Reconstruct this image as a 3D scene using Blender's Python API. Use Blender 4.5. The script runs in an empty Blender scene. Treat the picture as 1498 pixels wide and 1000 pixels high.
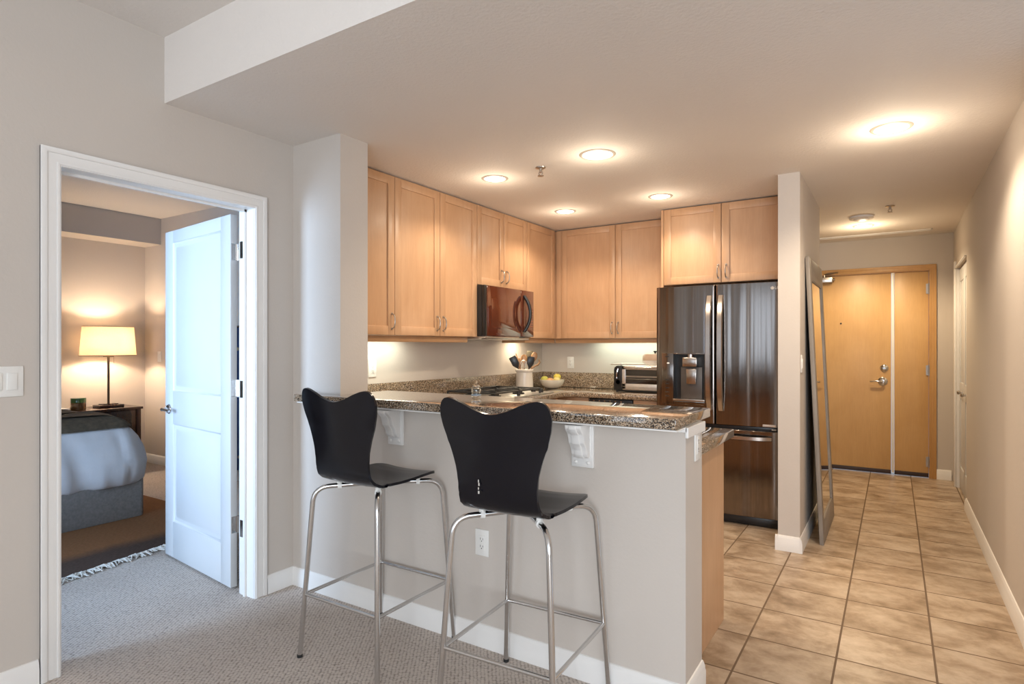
import bpy, bmesh, math, random
from mathutils import Vector, Matrix, noise
random.seed(7)
scene = bpy.context.scene
COL = scene.collection
PI = math.pi

# ------------------------------------------------------------------ camera
cam_d = bpy.data.cameras.new('camera')
cam = bpy.data.objects.new('camera', cam_d); COL.objects.link(cam)
cam.location = (0, 0, 1.325)
cam.rotation_euler = (PI/2, 0, math.radians(32.549))
cam_d.sensor_fit = 'HORIZONTAL'; cam_d.sensor_width = 36
cam_d.lens = 875.28/1498*36
cam_d.shift_y = -5.7/1498*-1
cam_d.clip_start = .05; cam_d.clip_end = 100
scene.camera = cam

# ------------------------------------------------------------------ world, daylight, exposure
scene.view_settings.view_transform = 'Standard'
scene.view_settings.look = 'None'
scene.view_settings.gamma = 1
scene.view_settings.use_curve_mapping = False
scene.view_settings.exposure = 0.43
w = bpy.data.worlds.new('sky'); scene.world = w; w.use_nodes = True
wn = w.node_tree
bg = wn.nodes['Background']
bg.inputs[0].default_value = (.62, .78, 1, 1); bg.inputs[1].default_value = .9

def area_light(name, loc, rot, sx, sy, power, color, spread=180):
    d = bpy.data.lights.new(name, 'AREA'); d.shape = 'RECTANGLE'; d.size = sx; d.size_y = sy
    d.energy = power; d.color = color; d.spread = math.radians(spread)
    o = bpy.data.objects.new(name, d); o.location = loc; o.rotation_euler = rot; COL.objects.link(o)
    return o
# daylight through the living room glazing behind the camera, the bedroom window, and an added corner fill
area_light('daylight_living', (-1.65, -3.45, 1.35), (PI/2, 0, 0), 1.6, 2.1, 15, (.74, .86, 1))
area_light('corner_fill', (1.55, -3.45, 1.35), (PI/2, 0, 0), 1.6, 2.1, 125, (.82, .91, 1))  # added light from an unseen source, brightens the half height bar wall
area_light('daylight_side', (2.62, -1.5, 1.35), (PI/2, 0, PI/2), 2.5, 1.9, 34, (.82, .91, 1))
area_light('daylight_bedroom', (-3.68, -.83, 1.40), (PI/2, 0, 0), .75, 1.6, 38, (.47, .69, 1), 95)

CZ = 2.44      # kitchen and hall ceiling
WARM = (1, .84, .64)
def spot(name, loc, power, angle=150, blend=.9, color=WARM, r=.05):
    d = bpy.data.lights.new(name, 'SPOT'); d.energy = power; d.color = color
    d.spot_size = math.radians(angle); d.spot_blend = blend; d.shadow_soft_size = r
    o = bpy.data.objects.new(name, d); o.location = loc; COL.objects.link(o); return o
def bulb(name, loc, power, color=WARM, r=.05):
    d = bpy.data.lights.new(name, 'POINT'); d.energy = power; d.color = color; d.shadow_soft_size = r
    o = bpy.data.objects.new(name, d); o.location = loc; COL.objects.link(o); return o

# ------------------------------------------------------------------ mesh helpers
def facing(origin, d):
    """frame (u right along the wall, v up, w out of it) for a surface facing d, seen from its front"""
    u, w_ = {'-y': ((1,0,0),(0,-1,0)), '+x': ((0,1,0),(1,0,0)), '-x': ((0,-1,0),(-1,0,0)), '+y': ((-1,0,0),(0,1,0))}[d]
    v = (0,0,1)
    return Matrix(((u[0],v[0],w_[0],origin[0]),(u[1],v[1],w_[1],origin[1]),(u[2],v[2],w_[2],origin[2]),(0,0,0,1)))

class MB:
    def __init__(s, M=None):
        s.bm = bmesh.new(); s.M = M or Matrix()
    def _add(s, bm):
        bm.transform(s.M)
        me = bpy.data.meshes.new('tmp'); bm.to_mesh(me); bm.free(); s.bm.from_mesh(me); bpy.data.meshes.remove(me)
        return s
    def box(s, x0, x1, y0, y1, z0, z1, bevel=0, seg=2):
        bm = bmesh.new()
        bmesh.ops.create_cube(bm, size=1, matrix=Matrix.Translation(((x0+x1)/2,(y0+y1)/2,(z0+z1)/2)) @ Matrix.Diagonal((abs(x1-x0),abs(y1-y0),abs(z1-z0),1)))
        if bevel: bmesh.ops.bevel(bm, geom=bm.edges[:], offset=bevel, segments=seg, profile=.5, affect='EDGES')
        return s._add(bm)
    def prism(s, poly, w0, w1, axes='uvw', bevel=0, seg=2):
        """polygon in the first two axes extruded along the third; axes is a permutation of u, v, w"""
        bm = bmesh.new(); idx = ['uvw'.index(c) for c in axes]
        def P(a, b, c):
            r = [0,0,0]; r[idx[0]] = a; r[idx[1]] = b; r[idx[2]] = c; return r
        A = [bm.verts.new(P(a,b,w0)) for a,b in poly]; B = [bm.verts.new(P(a,b,w1)) for a,b in poly]
        bm.faces.new(A); bm.faces.new(B); n = len(poly)
        for i in range(n): bm.faces.new((A[i],A[(i+1)%n],B[(i+1)%n],B[i]))
        bmesh.ops.recalc_face_normals(bm, faces=bm.faces[:])
        if bevel: bmesh.ops.bevel(bm, geom=bm.edges[:], offset=bevel, segments=seg, profile=.5, affect='EDGES')
        return s._add(bm)
    def tube(s, pts, r, segs=10, caps=True, closed=False):
        bm = bmesh.new(); P = [Vector(p) for p in pts]; n = len(P)
        R = r if isinstance(r, (list,tuple)) else [r]*n
        T = []
        for i in range(n):
            a = P[(i-1)%n] if (closed or i>0) else P[0]; b = P[(i+1)%n] if (closed or i<n-1) else P[-1]
            t = (b-a); T.append(t.normalized() if t.length > 1e-9 else Vector((0,0,1)))
        up = Vector((0,0,1)) if abs(T[0].z) < .9 else Vector((1,0,0))
        N = (up - T[0]*up.dot(T[0])).normalized(); rings = []
        for i in range(n):
            if i:
                N = (N - T[i]*N.dot(T[i])); N = N.normalized() if N.length > 1e-6 else Vector((1,0,0))
            Bn = T[i].cross(N)
            rings.append([bm.verts.new(P[i] + (N*math.cos(2*PI*k/segs) + Bn*math.sin(2*PI*k/segs))*R[i]) for k in range(segs)])
        m = n if closed else n-1
        for i in range(m):
            a, b = rings[i], rings[(i+1)%n]
            for k in range(segs): bm.faces.new((a[k],a[(k+1)%segs],b[(k+1)%segs],b[k]))
        if caps and not closed: bm.faces.new(rings[0][::-1]); bm.faces.new(rings[-1])
        return s._add(bm)
    def cyl(s, a, b, r, segs=20): return s.tube([a, b], r, segs)
    def lathe(s, prof, c=(0,0,0), segs=32, sx=1, sy=1, axis='z'):
        bm = bmesh.new(); rings = []
        for r, z in prof:
            if r < 1e-6: rings.append([bm.verts.new((0,0,z))])
            else: rings.append([bm.verts.new((r*sx*math.cos(2*PI*k/segs), r*sy*math.sin(2*PI*k/segs), z)) for k in range(segs)])
        for a, b in zip(rings, rings[1:]):
            if len(a) == 1 and len(b) == 1: continue
            for k in range(segs):
                k2 = (k+1)%segs
                if len(a) == 1: bm.faces.new((a[0],b[k],b[k2]))
                elif len(b) == 1: bm.faces.new((a[k],a[k2],b[0]))
                else: bm.faces.new((a[k],a[k2],b[k2],b[k]))
        bmesh.ops.recalc_face_normals(bm, faces=bm.faces[:])
        if axis == 'y': bm.transform(Matrix.Rotation(PI/2, 4, 'X'))
        if axis == 'x': bm.transform(Matrix.Rotation(PI/2, 4, 'Y'))
        bm.transform(Matrix.Translation(c))
        return s._add(bm)
    def sheet(s, G, t):
        """a grid of points G[i][j] given thickness t along its normals (closed solid)"""
        bm = bmesh.new(); n, m = len(G), len(G[0])
        G = [[Vector(p) for p in r] for r in G]
        def nor(i, j):
            du = G[min(i+1,n-1)][j]-G[max(i-1,0)][j]; dv = G[i][min(j+1,m-1)]-G[i][max(j-1,0)]
            k = du.cross(dv); return k.normalized() if k.length > 1e-12 else Vector((0,0,1))
        A = [[bm.verts.new(G[i][j]) for j in range(m)] for i in range(n)]
        B = [[bm.verts.new(G[i][j]-nor(i,j)*t) for j in range(m)] for i in range(n)]
        for i in range(n-1):
            for j in range(m-1):
                bm.faces.new((A[i][j],A[i+1][j],A[i+1][j+1],A[i][j+1])); bm.faces.new((B[i][j],B[i][j+1],B[i+1][j+1],B[i+1][j]))
        ring = [(i,0) for i in range(n)] + [(n-1,j) for j in range(1,m)] + [(i,m-1) for i in range(n-2,-1,-1)] + [(0,j) for j in range(m-2,0,-1)]
        for k in range(len(ring)):
            i,j = ring[k]; i2,j2 = ring[(k+1)%len(ring)]
            bm.faces.new((A[i][j],B[i][j],B[i2][j2],A[i2][j2]))
        bmesh.ops.recalc_face_normals(bm, faces=bm.faces[:])
        return s._add(bm)
    def rings(s, loops, cap0=True, cap1=True):
        """skin a stack of equal-length loops"""
        bm = bmesh.new(); R = [[bm.verts.new(p) for p in L] for L in loops]; n = len(loops[0])
        for a, b in zip(R, R[1:]):
            for k in range(n): bm.faces.new((a[k],a[(k+1)%n],b[(k+1)%n],b[k]))
        if cap0: bm.faces.new(R[0][::-1])
        if cap1: bm.faces.new(R[-1])
        bmesh.ops.recalc_face_normals(bm, faces=bm.faces[:])
        return s._add(bm)
    def sphere(s, c, r, sx=1, sy=1, sz=1, u=16, v=10):
        bm = bmesh.new(); bmesh.ops.create_uvsphere(bm, u_segments=u, v_segments=v, radius=r, matrix=Matrix.Translation(c) @ Matrix.Diagonal((sx,sy,sz,1)))
        return s._add(bm)
    def torus(s, c, R, r, axis='z', n=28, segs=8):
        pts = []
        for k in range(n):
            a = 2*PI*k/n; p = (R*math.cos(a), R*math.sin(a), 0)
            if axis == 'y': p = (p[0], 0, p[1])
            if axis == 'x': p = (0, p[0], p[1])
            pts.append((c[0]+p[0], c[1]+p[1], c[2]+p[2]))
        return s.tube(pts, r, segs, closed=True)

WM = {}                                    # world matrices of the parents used so far
def link(o, parent):
    COL.objects.link(o)
    if parent is not None: o.parent = parent
def build(name, mb, mat, parent=None, smooth=35, local=False, origin=None):
    """link what mb holds as ONE mesh object; points are world points unless local"""
    me = bpy.data.meshes.new(name); mb.bm.to_mesh(me); mb.bm.free()
    o = bpy.data.objects.new(name, me)
    if parent is not None:
        if not local: me.transform(WM[parent].inverted())
        WM[o] = WM[parent].copy()
    else:
        if origin is None:
            xs = [v.co for v in me.vertices]
            origin = Vector(((min(v.x for v in xs)+max(v.x for v in xs))/2, (min(v.y for v in xs)+max(v.y for v in xs))/2, min(v.z for v in xs)))
        me.transform(Matrix.Translation(-Vector(origin))); o.location = origin
        WM[o] = Matrix.Translation(origin)
    for mm in (mat if isinstance(mat, (list,tuple)) else [mat]): me.materials.append(mm)
    if smooth:
        me.polygons.foreach_set('use_smooth', [True]*len(me.polygons)); me.set_sharp_from_angle(angle=math.radians(smooth))
    link(o, parent); return o
def tag(o, label, cat, group=None, kind=None):
    o['label'] = label; o['category'] = cat
    if group: o['group'] = group
    if kind: o['kind'] = kind
    return o
def thing(name, label, cat, loc=(0,0,0), rotz=0, group=None, kind=None):
    o = bpy.data.objects.new(name, None); o.empty_display_size = .05; COL.objects.link(o)
    o.location = loc; o.rotation_euler = (0,0,rotz)
    WM[o] = Matrix.Translation(loc) @ Matrix.Rotation(rotz, 4, 'Z')
    return tag(o, label, cat, group, kind)
def struct(name, mb, mat, label, cat, smooth=0):
    return tag(build(name, mb, mat, None, smooth, origin=(0,0,0)), label, cat, None, 'structure')
def dup(root, loc, rotz, label, group=None):
    r = root.copy(); COL.objects.link(r); r.location = loc; r.rotation_euler = (0,0,rotz); r['label'] = label
    if group: r['group'] = group
    WM[r] = Matrix.Translation(loc) @ Matrix.Rotation(rotz, 4, 'Z')
    for ch in list(root.children):
        c = ch.copy(); COL.objects.link(c); c.parent = r
        for g in ch.children:
            d = g.copy(); COL.objects.link(d); d.parent = c
    return r

# ------------------------------------------------------------------ materials
class Mat:
    def __init__(s, name):
        s.m = bpy.data.materials.new(name); s.m.use_nodes = True; s.nt = s.m.node_tree
        s.b = s.nt.nodes['Principled BSDF']; s.tc = None
    def n(s, t, **k):
        x = s.nt.nodes.new(t)
        for a, v in k.items():
            if hasattr(x, a): setattr(x, a, v)
            else: x.inputs[a.replace('_',' ').title() if a.replace('_',' ').title() in x.inputs else a].default_value = v
        return x
    def l(s, a, b): s.nt.links.new(a, b)
    def co(s, scale=(1,1,1), rot=(0,0,0), loc=(0,0,0)):
        if not s.tc: s.tc = s.n('ShaderNodeTexCoord')
        mp = s.n('ShaderNodeMapping'); mp.inputs['Scale'].default_value = scale; mp.inputs['Rotation'].default_value = rot; mp.inputs['Location'].default_value = loc
        s.l(s.tc.outputs['Object'], mp.inputs[0]); return mp.outputs[0]
    def ramp(s, fac, stops, interp='LINEAR'):
        r = s.n('ShaderNodeValToRGB'); cr = r.color_ramp; cr.interpolation = interp
        while len(cr.elements) < len(stops): cr.elements.new(.5)
        for e, (p, c) in zip(cr.elements, stops): e.position = p; e.color = (*c, 1) if len(c) == 3 else c
        s.l(fac, r.inputs[0]); return r.outputs[0]
    def noise(s, vec, scale, detail=4, rough=.5, dist=0):
        x = s.n('ShaderNodeTexNoise'); x.inputs['Scale'].default_value = scale; x.inputs['Detail'].default_value = detail
        x.inputs['Roughness'].default_value = rough; x.inputs['Distortion'].default_value = dist
        s.l(vec, x.inputs['Vector']); return x.outputs['Fac']
    def bump(s, h, strength=.3, dist=.01):
        b = s.n('ShaderNodeBump'); b.inputs['Strength'].default_value = strength; b.inputs['Distance'].default_value = dist
        s.l(h, b.inputs['Height']); s.l(b.outputs[0], s.b.inputs['Normal'])
    def mix(s, a, b, fac, mode='MIX'):
        x = s.n('ShaderNodeMix'); x.data_type = 'RGBA'; x.blend_type = mode
        for v, sock in ((fac, x.inputs[0]), (a, x.inputs[6]), (b, x.inputs[7])):
            if isinstance(v, (int,float)): sock.default_value = v
            elif isinstance(v, (tuple,list)): sock.default_value = (*v, 1)
            else: s.l(v, sock)
        return x.outputs[2]
    def set(s, col=None, rough=.5, metal=0, spec=None, coat=0, coat_rough=.05, emit=None, strength=0, trans=0, ior=None, aniso=0):
        b = s.b
        if col is not None:
            if isinstance(col, (tuple,list)): b.inputs['Base Color'].default_value = (*col, 1)
            else: s.l(col, b.inputs['Base Color'])
        if isinstance(rough, (int,float)): b.inputs['Roughness'].default_value = rough
        else: s.l(rough, b.inputs['Roughness'])
        b.inputs['Metallic'].default_value = metal
        if spec is not None: b.inputs['Specular IOR Level'].default_value = spec
        b.inputs['Coat Weight'].default_value = coat; b.inputs['Coat Roughness'].default_value = coat_rough
        if emit: b.inputs['Emission Color'].default_value = (*emit, 1); b.inputs['Emission Strength'].default_value = strength
        b.inputs['Transmission Weight'].default_value = trans
        if ior: b.inputs['IOR'].default_value = ior
        if aniso: b.inputs['Anisotropic'].default_value = aniso
        return s
def simple(name, col, rough=.5, metal=0, var=.06, scale=14, bump=0, **k):
    """plain surface with a little procedural unevenness"""
    M = Mat(name); c = M.co(); f = M.noise(c, scale, 3)
    lo = tuple(max(0, x*(1-var)) for x in col); hi = tuple(min(1, x*(1+var)) for x in col)
    M.set(M.ramp(f, [(.3, lo), (.7, hi)]), rough, metal, **k)
    if bump: M.bump(M.noise(c, scale*9, 3), bump, .004)
    return M.m
def paint(name, col, bump=.12, rough=.75):
    M = Mat(name); c = M.co(); f = M.noise(c, 1.3, 3)
    M.set(M.ramp(f, [(.3, tuple(x*.975 for x in col)), (.7, tuple(min(1,x*1.02) for x in col))]), rough, spec=.3)
    v = M.noise(c, 70, 4, .55); M.bump(v, bump, .006); return M.m
def wood(name, dark, mid, light, rough=.38, zaxis=True, scale=1, coat=.15):
    M = Mat(name)
    sc = (9*scale, 9*scale, .8*scale) if zaxis else (.8*scale, 9*scale, 9*scale)
    c = M.co(sc); big = M.noise(M.co((1.6,1.6,1.1)), 1.6, 4, .55, .6); f = M.noise(c, 2.6, 6, .6, .5)
    fine = M.noise(M.co((90,90,3) if zaxis else (3,90,90)), 3, 3, .6)
    a = M.ramp(f, [(.25, dark), (.5, mid), (.78, light)])
    b = M.mix(a, M.ramp(big, [(.3, dark), (.7, light)]), .6)
    d = M.mix(b, M.ramp(fine, [(.35, (.86,.86,.86)), (.65, (1,1,1))]), .5, 'MULTIPLY')
    M.set(d, rough, coat=coat, coat_rough=.25); M.bump(fine, .04, .002); return M.m

m_wall = paint('wall_paint', (.575, .515, .46))
m_ceiling = paint('ceiling_paint', (.78, .725, .675), bump=.45)
m_trim = simple('white_trim', (.80, .775, .745), .35, var=.015, scale=3)
m_door_white = simple('white_door_paint', (.62, .62, .62), .38, var=.02, scale=3)
m_plate = simple('white_plastic', (.80, .78, .74), .3, var=.01)
m_dark = simple('black_plastic', (.012, .011, .011), .3, var=.2)
m_slot = simple('dark_slot', (.02, .018, .016), .6)
m_maple = wood('maple', (.50, .282, .147), (.575, .338, .187), (.635, .393, .232))
m_maple_h = wood('maple_crossgrain', (.57, .315, .125), (.65, .38, .165), (.72, .44, .21), zaxis=False)
m_rail = wood('maple_rail', (.40, .215, .10), (.47, .26, .125), (.53, .30, .15), zaxis=False)
m_entry = wood('birch_veneer', (.56, .325, .125), (.615, .37, .155), (.67, .415, .185), rough=.45, scale=.6, coat=.08)
m_entry_frame = wood('birch_frame', (.50, .265, .085), (.57, .31, .11), (.62, .36, .135), rough=.4)
m_chrome = simple('chrome', (.66, .66, .66), .14, 1, var=.03)
m_nickel = simple('satin_nickel', (.46, .42, .38), .28, 1, var=.04)
m_steel = simple('brushed_steel', (.74, .70, .66), .36, 1, var=.05, scale=40)
m_black_iron = simple('cast_iron', (.018, .017, .016), .42, var=.3, scale=60, bump=.15)
m_glass = Mat('clear_glass').set((.95,.97,.97), .02, trans=1, ior=1.45).m
m_bedding = simple('blue_grey_cotton', (.62, .61, .62), .85, var=.05, scale=6, bump=.15)
m_throw = simple('taupe_wool', (.085, .062, .038), .9, var=.25, scale=30, bump=.4)
m_upholstery = simple('grey_upholstery', (.235, .215, .20), .9, var=.14, scale=60, bump=.4)
m_dark_wood = wood('dark_walnut', (.018, .007, .004), (.04, .015, .008), (.07, .028, .014), rough=.25, coat=.4)
m_stoneware = simple('cream_stoneware', (.66, .60, .54), .25, var=.03, coat=.4)
m_bowl = simple('white_porcelain', (.66, .60, .50), .2, var=.02, coat=.5)
m_mirror = simple('mirror_glass', (.80, .80, .79), .02, 1, var=.005)
m_taupe_frame = wood('taupe_frame', (.20, .165, .135), (.27, .23, .19), (.34, .295, .25), rough=.5, coat=0)
m_rubber = simple('black_rubber', (.012,.012,.012), .7)

def mk_carpet():
    M = Mat('berber_carpet'); c = M.co((1,1,1), (0,0,math.radians(4)))
    v = M.n('ShaderNodeTexVoronoi'); v.inputs['Scale'].default_value = 1; v.inputs['Randomness'].default_value = .32
    sc = M.n('ShaderNodeMapping'); sc.inputs['Scale'].default_value = (88, 66, 1)
    M.l(M.co((1,1,1), (0,0,math.radians(-126))), sc.inputs[0]); M.l(sc.outputs[0], v.inputs['Vector'])
    big = M.noise(c, 3, 4, .6); fine = M.noise(c, 300, 2)
    base = M.ramp(big, [(.3, (.64, .555, .49)), (.7, (.72, .63, .56))])
    loop = M.ramp(v.outputs['Distance'], [(.15, (1.0,1.0,1.0)), (.45, (.88,.88,.88)), (.68, (.42,.40,.385))])
    d = M.mix(base, loop, .95, 'MULTIPLY'); d = M.mix(d, M.ramp(fine, [(.35,(.82,.82,.82)),(.65,(1,1,1))]), .6, 'MULTIPLY')
    M.set(d, .95, spec=.1)
    inv = M.n('ShaderNodeMath', operation='SUBTRACT'); inv.inputs[0].default_value = 1; M.l(v.outputs['Distance'], inv.inputs[1])
    M.bump(inv.outputs[0], .55, .006); return M.m
m_carpet = mk_carpet()

def mk_tile():
    M = Mat('marbled_ceramic_tile')
    br = M.n('ShaderNodeTexBrick'); br.offset = 0; br.squash = 1
    br.inputs['Color1'].default_value = (0,0,0,1); br.inputs['Color2'].default_value = (1,1,1,1); br.inputs['Mortar'].default_value = (.5,.5,.5,1)
    br.inputs['Scale'].default_value = 1; br.inputs['Mortar Size'].default_value = .0045; br.inputs['Mortar Smooth'].default_value = .15
    br.inputs['Brick Width'].default_value = .351; br.inputs['Row Height'].default_value = .345; br.inputs['Bias'].default_value = 0
    M.l(M.co((1,1,1), (0,0,0), (.2065+.351*20, -2.885+.345*30, 0)), br.inputs['Vector'])
    # every tile shifts its own patch of clouding
    shift = M.n('ShaderNodeVectorMath', operation='MULTIPLY_ADD'); M.l(br.outputs['Color'], shift.inputs[0]); shift.inputs[1].default_value = (7,11,5); M.l(M.co((.95,1.2,1)), shift.inputs[2])
    cl = M.noise(shift.outputs[0], 5.0, 7, .66, .25); fine = M.noise(shift.outputs[0], 26, 4, .6)
    col = M.ramp(cl, [(.30, (.22, .15, .09)), (.44, (.37, .27, .185)), (.57, (.51, .40, .295)), (.74, (.61, .505, .395))])
    col = M.mix(col, M.ramp(fine, [(.3,(.80,.78,.75)),(.7,(1.05,1.05,1.05))]), .55, 'MULTIPLY')
    tint = M.ramp(br.outputs['Color'], [(0,(.90,.89,.88)),(1,(1.06,1.06,1.06))])
    col = M.mix(col, tint, .9, 'MULTIPLY')
    col = M.mix(col, (.16, .105, .065), br.outputs['Fac'])
    ro = M.n('ShaderNodeMapRange'); M.l(br.outputs['Fac'], ro.inputs[0]); ro.inputs[3].default_value = .36; ro.inputs[4].default_value = .85
    M.set(col, ro.outputs[0], spec=.45)
    h = M.n('ShaderNodeMath', operation='MULTIPLY_ADD'); M.l(br.outputs['Fac'], h.inputs[0]); h.inputs[1].default_value = -1; M.l(fine, h.inputs[2])
    M.bump(h.outputs[0], .22, .004); return M.m
m_tile = mk_tile()

def mk_granite():
    M = Mat('speckled_granite'); c = M.co()
    v = M.n('ShaderNodeTexVoronoi'); v.inputs['Scale'].default_value = 330; M.l(c, v.inputs['Vector'])
    sep = M.n('ShaderNodeSeparateColor'); M.l(v.outputs['Color'], sep.inputs[0])
    col = M.ramp(sep.outputs[0], [(0,(.018,.013,.010)),(.22,(.055,.040,.030)),(.38,(.20,.135,.085)),(.55,(.36,.255,.165)),(.74,(.44,.34,.245)),(.90,(.60,.52,.42))], 'CONSTANT')
    big = M.noise(c, 60, 3); col = M.mix(col, M.ramp(big, [(.35,(.8,.78,.76)),(.65,(1.15,1.14,1.12))]), .6, 'MULTIPLY')
    M.set(col, .12, spec=.3, coat=.9, coat_rough=.02); return M.m
m_granite = mk_granite()

def mk_fridge(name, base):
    M = Mat(name)
    c = M.co((70, 70, .35)); f = M.noise(c, 4, 4, .6)
    wv = M.noise(M.co((4.6, 1, .10)), 1.5, 2, .45)
    lo = tuple(x*.86 for x in base); hi = tuple(min(1,x*1.1) for x in base)
    M.set(M.ramp(f, [(.3, lo), (.7, hi)]), .15, 1)
    M.bump(wv, .9, .02); return M.m
m_fridge = mk_fridge('dark_stainless', (.225, .195, .175))
m_fhandle = simple('warm_steel', (.47,.415,.37), .24, 1, var=.05)
m_fridge_side = simple('fridge_side', (.12,.105,.095), .4, .6)

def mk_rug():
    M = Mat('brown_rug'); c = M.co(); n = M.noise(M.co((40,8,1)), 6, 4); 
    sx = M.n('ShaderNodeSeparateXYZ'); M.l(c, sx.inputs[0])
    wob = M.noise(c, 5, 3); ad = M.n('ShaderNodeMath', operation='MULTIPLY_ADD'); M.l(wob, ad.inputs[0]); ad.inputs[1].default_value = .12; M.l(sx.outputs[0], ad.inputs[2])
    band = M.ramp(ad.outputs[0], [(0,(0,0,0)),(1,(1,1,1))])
    mr = M.n('ShaderNodeMapRange'); M.l(ad.outputs[0], mr.inputs[0]); mr.inputs[1].default_value = .44; mr.inputs[2].default_value = .58  # near side darker: fading lamplight painted into the rug colour
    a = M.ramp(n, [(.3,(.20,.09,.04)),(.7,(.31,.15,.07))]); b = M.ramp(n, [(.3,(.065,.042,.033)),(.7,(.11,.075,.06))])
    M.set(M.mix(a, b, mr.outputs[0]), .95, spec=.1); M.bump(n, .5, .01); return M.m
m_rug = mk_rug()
m_fringe = simple('white_fringe', (.68,.64,.58), .9, var=.1)

def mk_stool():
    M = Mat('black_lacquered_ply'); c = M.co((6,60,60)); n = M.noise(c, 3, 4)
    M.set(M.ramp(n, [(.3,(.003,.003,.005)),(.7,(.005,.005,.009))]), .22, spec=.34); M.bump(n, .03, .002); return M.m
m_stool = mk_stool()
m_scratch = simple('bare_scratch', (.6,.56,.5), .6)
def emission(name, col, strength):
    M = Mat(name); M.set((.8,.8,.8), .4, emit=col, strength=strength); return M.m
m_lens = emission('lit_lens', (1, .90, .74), 9)

# ------------------------------------------------------------------ room shell
XL, YP, XR = -2.829, 2.16, .495
HZ = 2.743
f = MB(); f.box(-3.18, .61, 2.27, 7.42, -.1, 0); f.box(-2.3, -.5, 5.42, 7.42, -.1, -.0005)
struct('floor', f, m_tile, 'beige marbled square ceramic tile floor of the kitchen and hall', 'floor')
f = MB(); f.box(-2.945, 2.75, -3.75, 2.27, -.1, 0); f.box(-7.4, -2.945, -1.75, 3.65, -.1, 0)
struct('floor', f, m_carpet, 'taupe looped carpet floor running through the bedroom doorway', 'floor')
c = MB(); c.box(-3.18, 2.75, 1.46, 7.42, CZ, 2.9)
struct('ceiling', c, m_ceiling, 'low textured ceiling over kitchen and hall with its dropped front edge', 'ceiling')
c = MB(); c.box(-7.4, 2.75, -3.75, 1.46, HZ, 2.9); c.box(-7.4, -3.18, 1.46, 3.65, HZ, 2.9)
struct('ceiling', c, m_ceiling, 'higher ceiling of the living room and bedroom', 'ceiling')

DY0, DY1, DZ = 1.052, 1.915, 2.045        # bedroom doorway
l = MB(); l.box(-2.945, XL, -3.75, DY0-.012, 0, HZ); l.box(-2.945, XL, DY1+.012, YP, 0, HZ); l.box(-2.945, XL, DY0-.012, DY1+.012, DZ+.012, HZ)
struct('wall_left', l, m_wall, 'beige wall with the white bedroom doorway', 'wall')
l = MB(); l.box(-3.18, -2.446, YP, 2.353, 0, CZ)
struct('wall_column', l, m_wall, 'beige wall stub between bedroom door and kitchen cabinets', 'wall')
l = MB(); l.box(-2.446, -.634, YP, 2.375, 0, 1.012)
struct('wall_front', l, m_wall, 'half height wall under the granite bar', 'wall')
l = MB(); l.box(-3.18, -3.065, 2.353, 5.42, 0, CZ)
struct('wall_left', l, m_wall, 'kitchen wall behind the cooktop and its cabinets', 'wall')
l = MB(); l.box(-3.065, -.637, 5.38, 5.42, 0, CZ)
struct('wall_back', l, m_wall, 'kitchen back wall behind the toaster oven and refrigerator', 'wall')
l = MB(); l.box(-.637, -.507, 4.22, 5.42, 0, CZ)
struct('wall_partition', l, m_wall, 'narrow wall end beside the refrigerator with the mirror leaning on it', 'wall')
EX0, EX1, EZ = -.93, .302, 2.085           # entry door opening
YE = 7.30
l = MB(); l.box(-2.3, EX0, YE, YE+.12, 0, CZ); l.box(EX1, XR+.115, YE, YE+.12, 0, CZ); l.box(EX0, EX1, YE, YE+.12, EZ, CZ)
l.box(-2.42, -2.3, 5.42, YE+.12, 0, CZ); l.box(-2.3, -.637, 5.42, 5.44, 0, CZ)
struct('wall_entry', l, m_wall, 'beige wall around the wooden entry door at the hall end', 'wall')
l = MB(); l.box(XR, XR+.115, 2.9, 6.05, 0, CZ); l.box(XR, XR+.115, 6.985, YE, 0, CZ); l.box(XR, XR+.115, 6.05, 6.985, 2.05, CZ); l.box(XR+.10, XR+.13, 6.04, 6.99, 0, 2.06)
struct('wall_right', l, m_wall, 'long beige wall on the right side of the hall', 'wall')
# living room behind the camera
l = MB(); l.box(XR+.115, 2.75, 2.9, 3.0, 0, CZ)
struct('wall_back', l, m_wall, 'living room wall beyond the right edge of the picture', 'wall')
l = MB(); l.box(2.68, 2.75, -3.75, -2.85, 0, HZ); l.box(2.68, 2.75, -.15, 2.9, 0, HZ); l.box(2.68, 2.75, -2.85, -.15, 0, .3); l.box(2.68, 2.75, -2.85, -.15, 2.35, HZ)
struct('wall_right', l, m_wall, 'living room side wall with a wide window', 'wall')
l = MB(); l.box(-2.945, -2.5, -3.75, -3.6, 0, HZ); l.box(-.8, .7, -3.75, -3.6, 0, HZ); l.box(2.4, 2.75, -3.75, -3.6, 0, HZ); l.box(.7, 2.4, -3.75, -3.6, 0, .22); l.box(.7, 2.4, -3.75, -3.6, 2.45, HZ); l.box(-2.5, -.8, -3.75, -3.6, 0, .22); l.box(-2.5, -.8, -3.75, -3.6, 2.45, HZ)
struct('wall_front', l, m_wall, 'living room window wall opposite the kitchen', 'wall')
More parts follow.
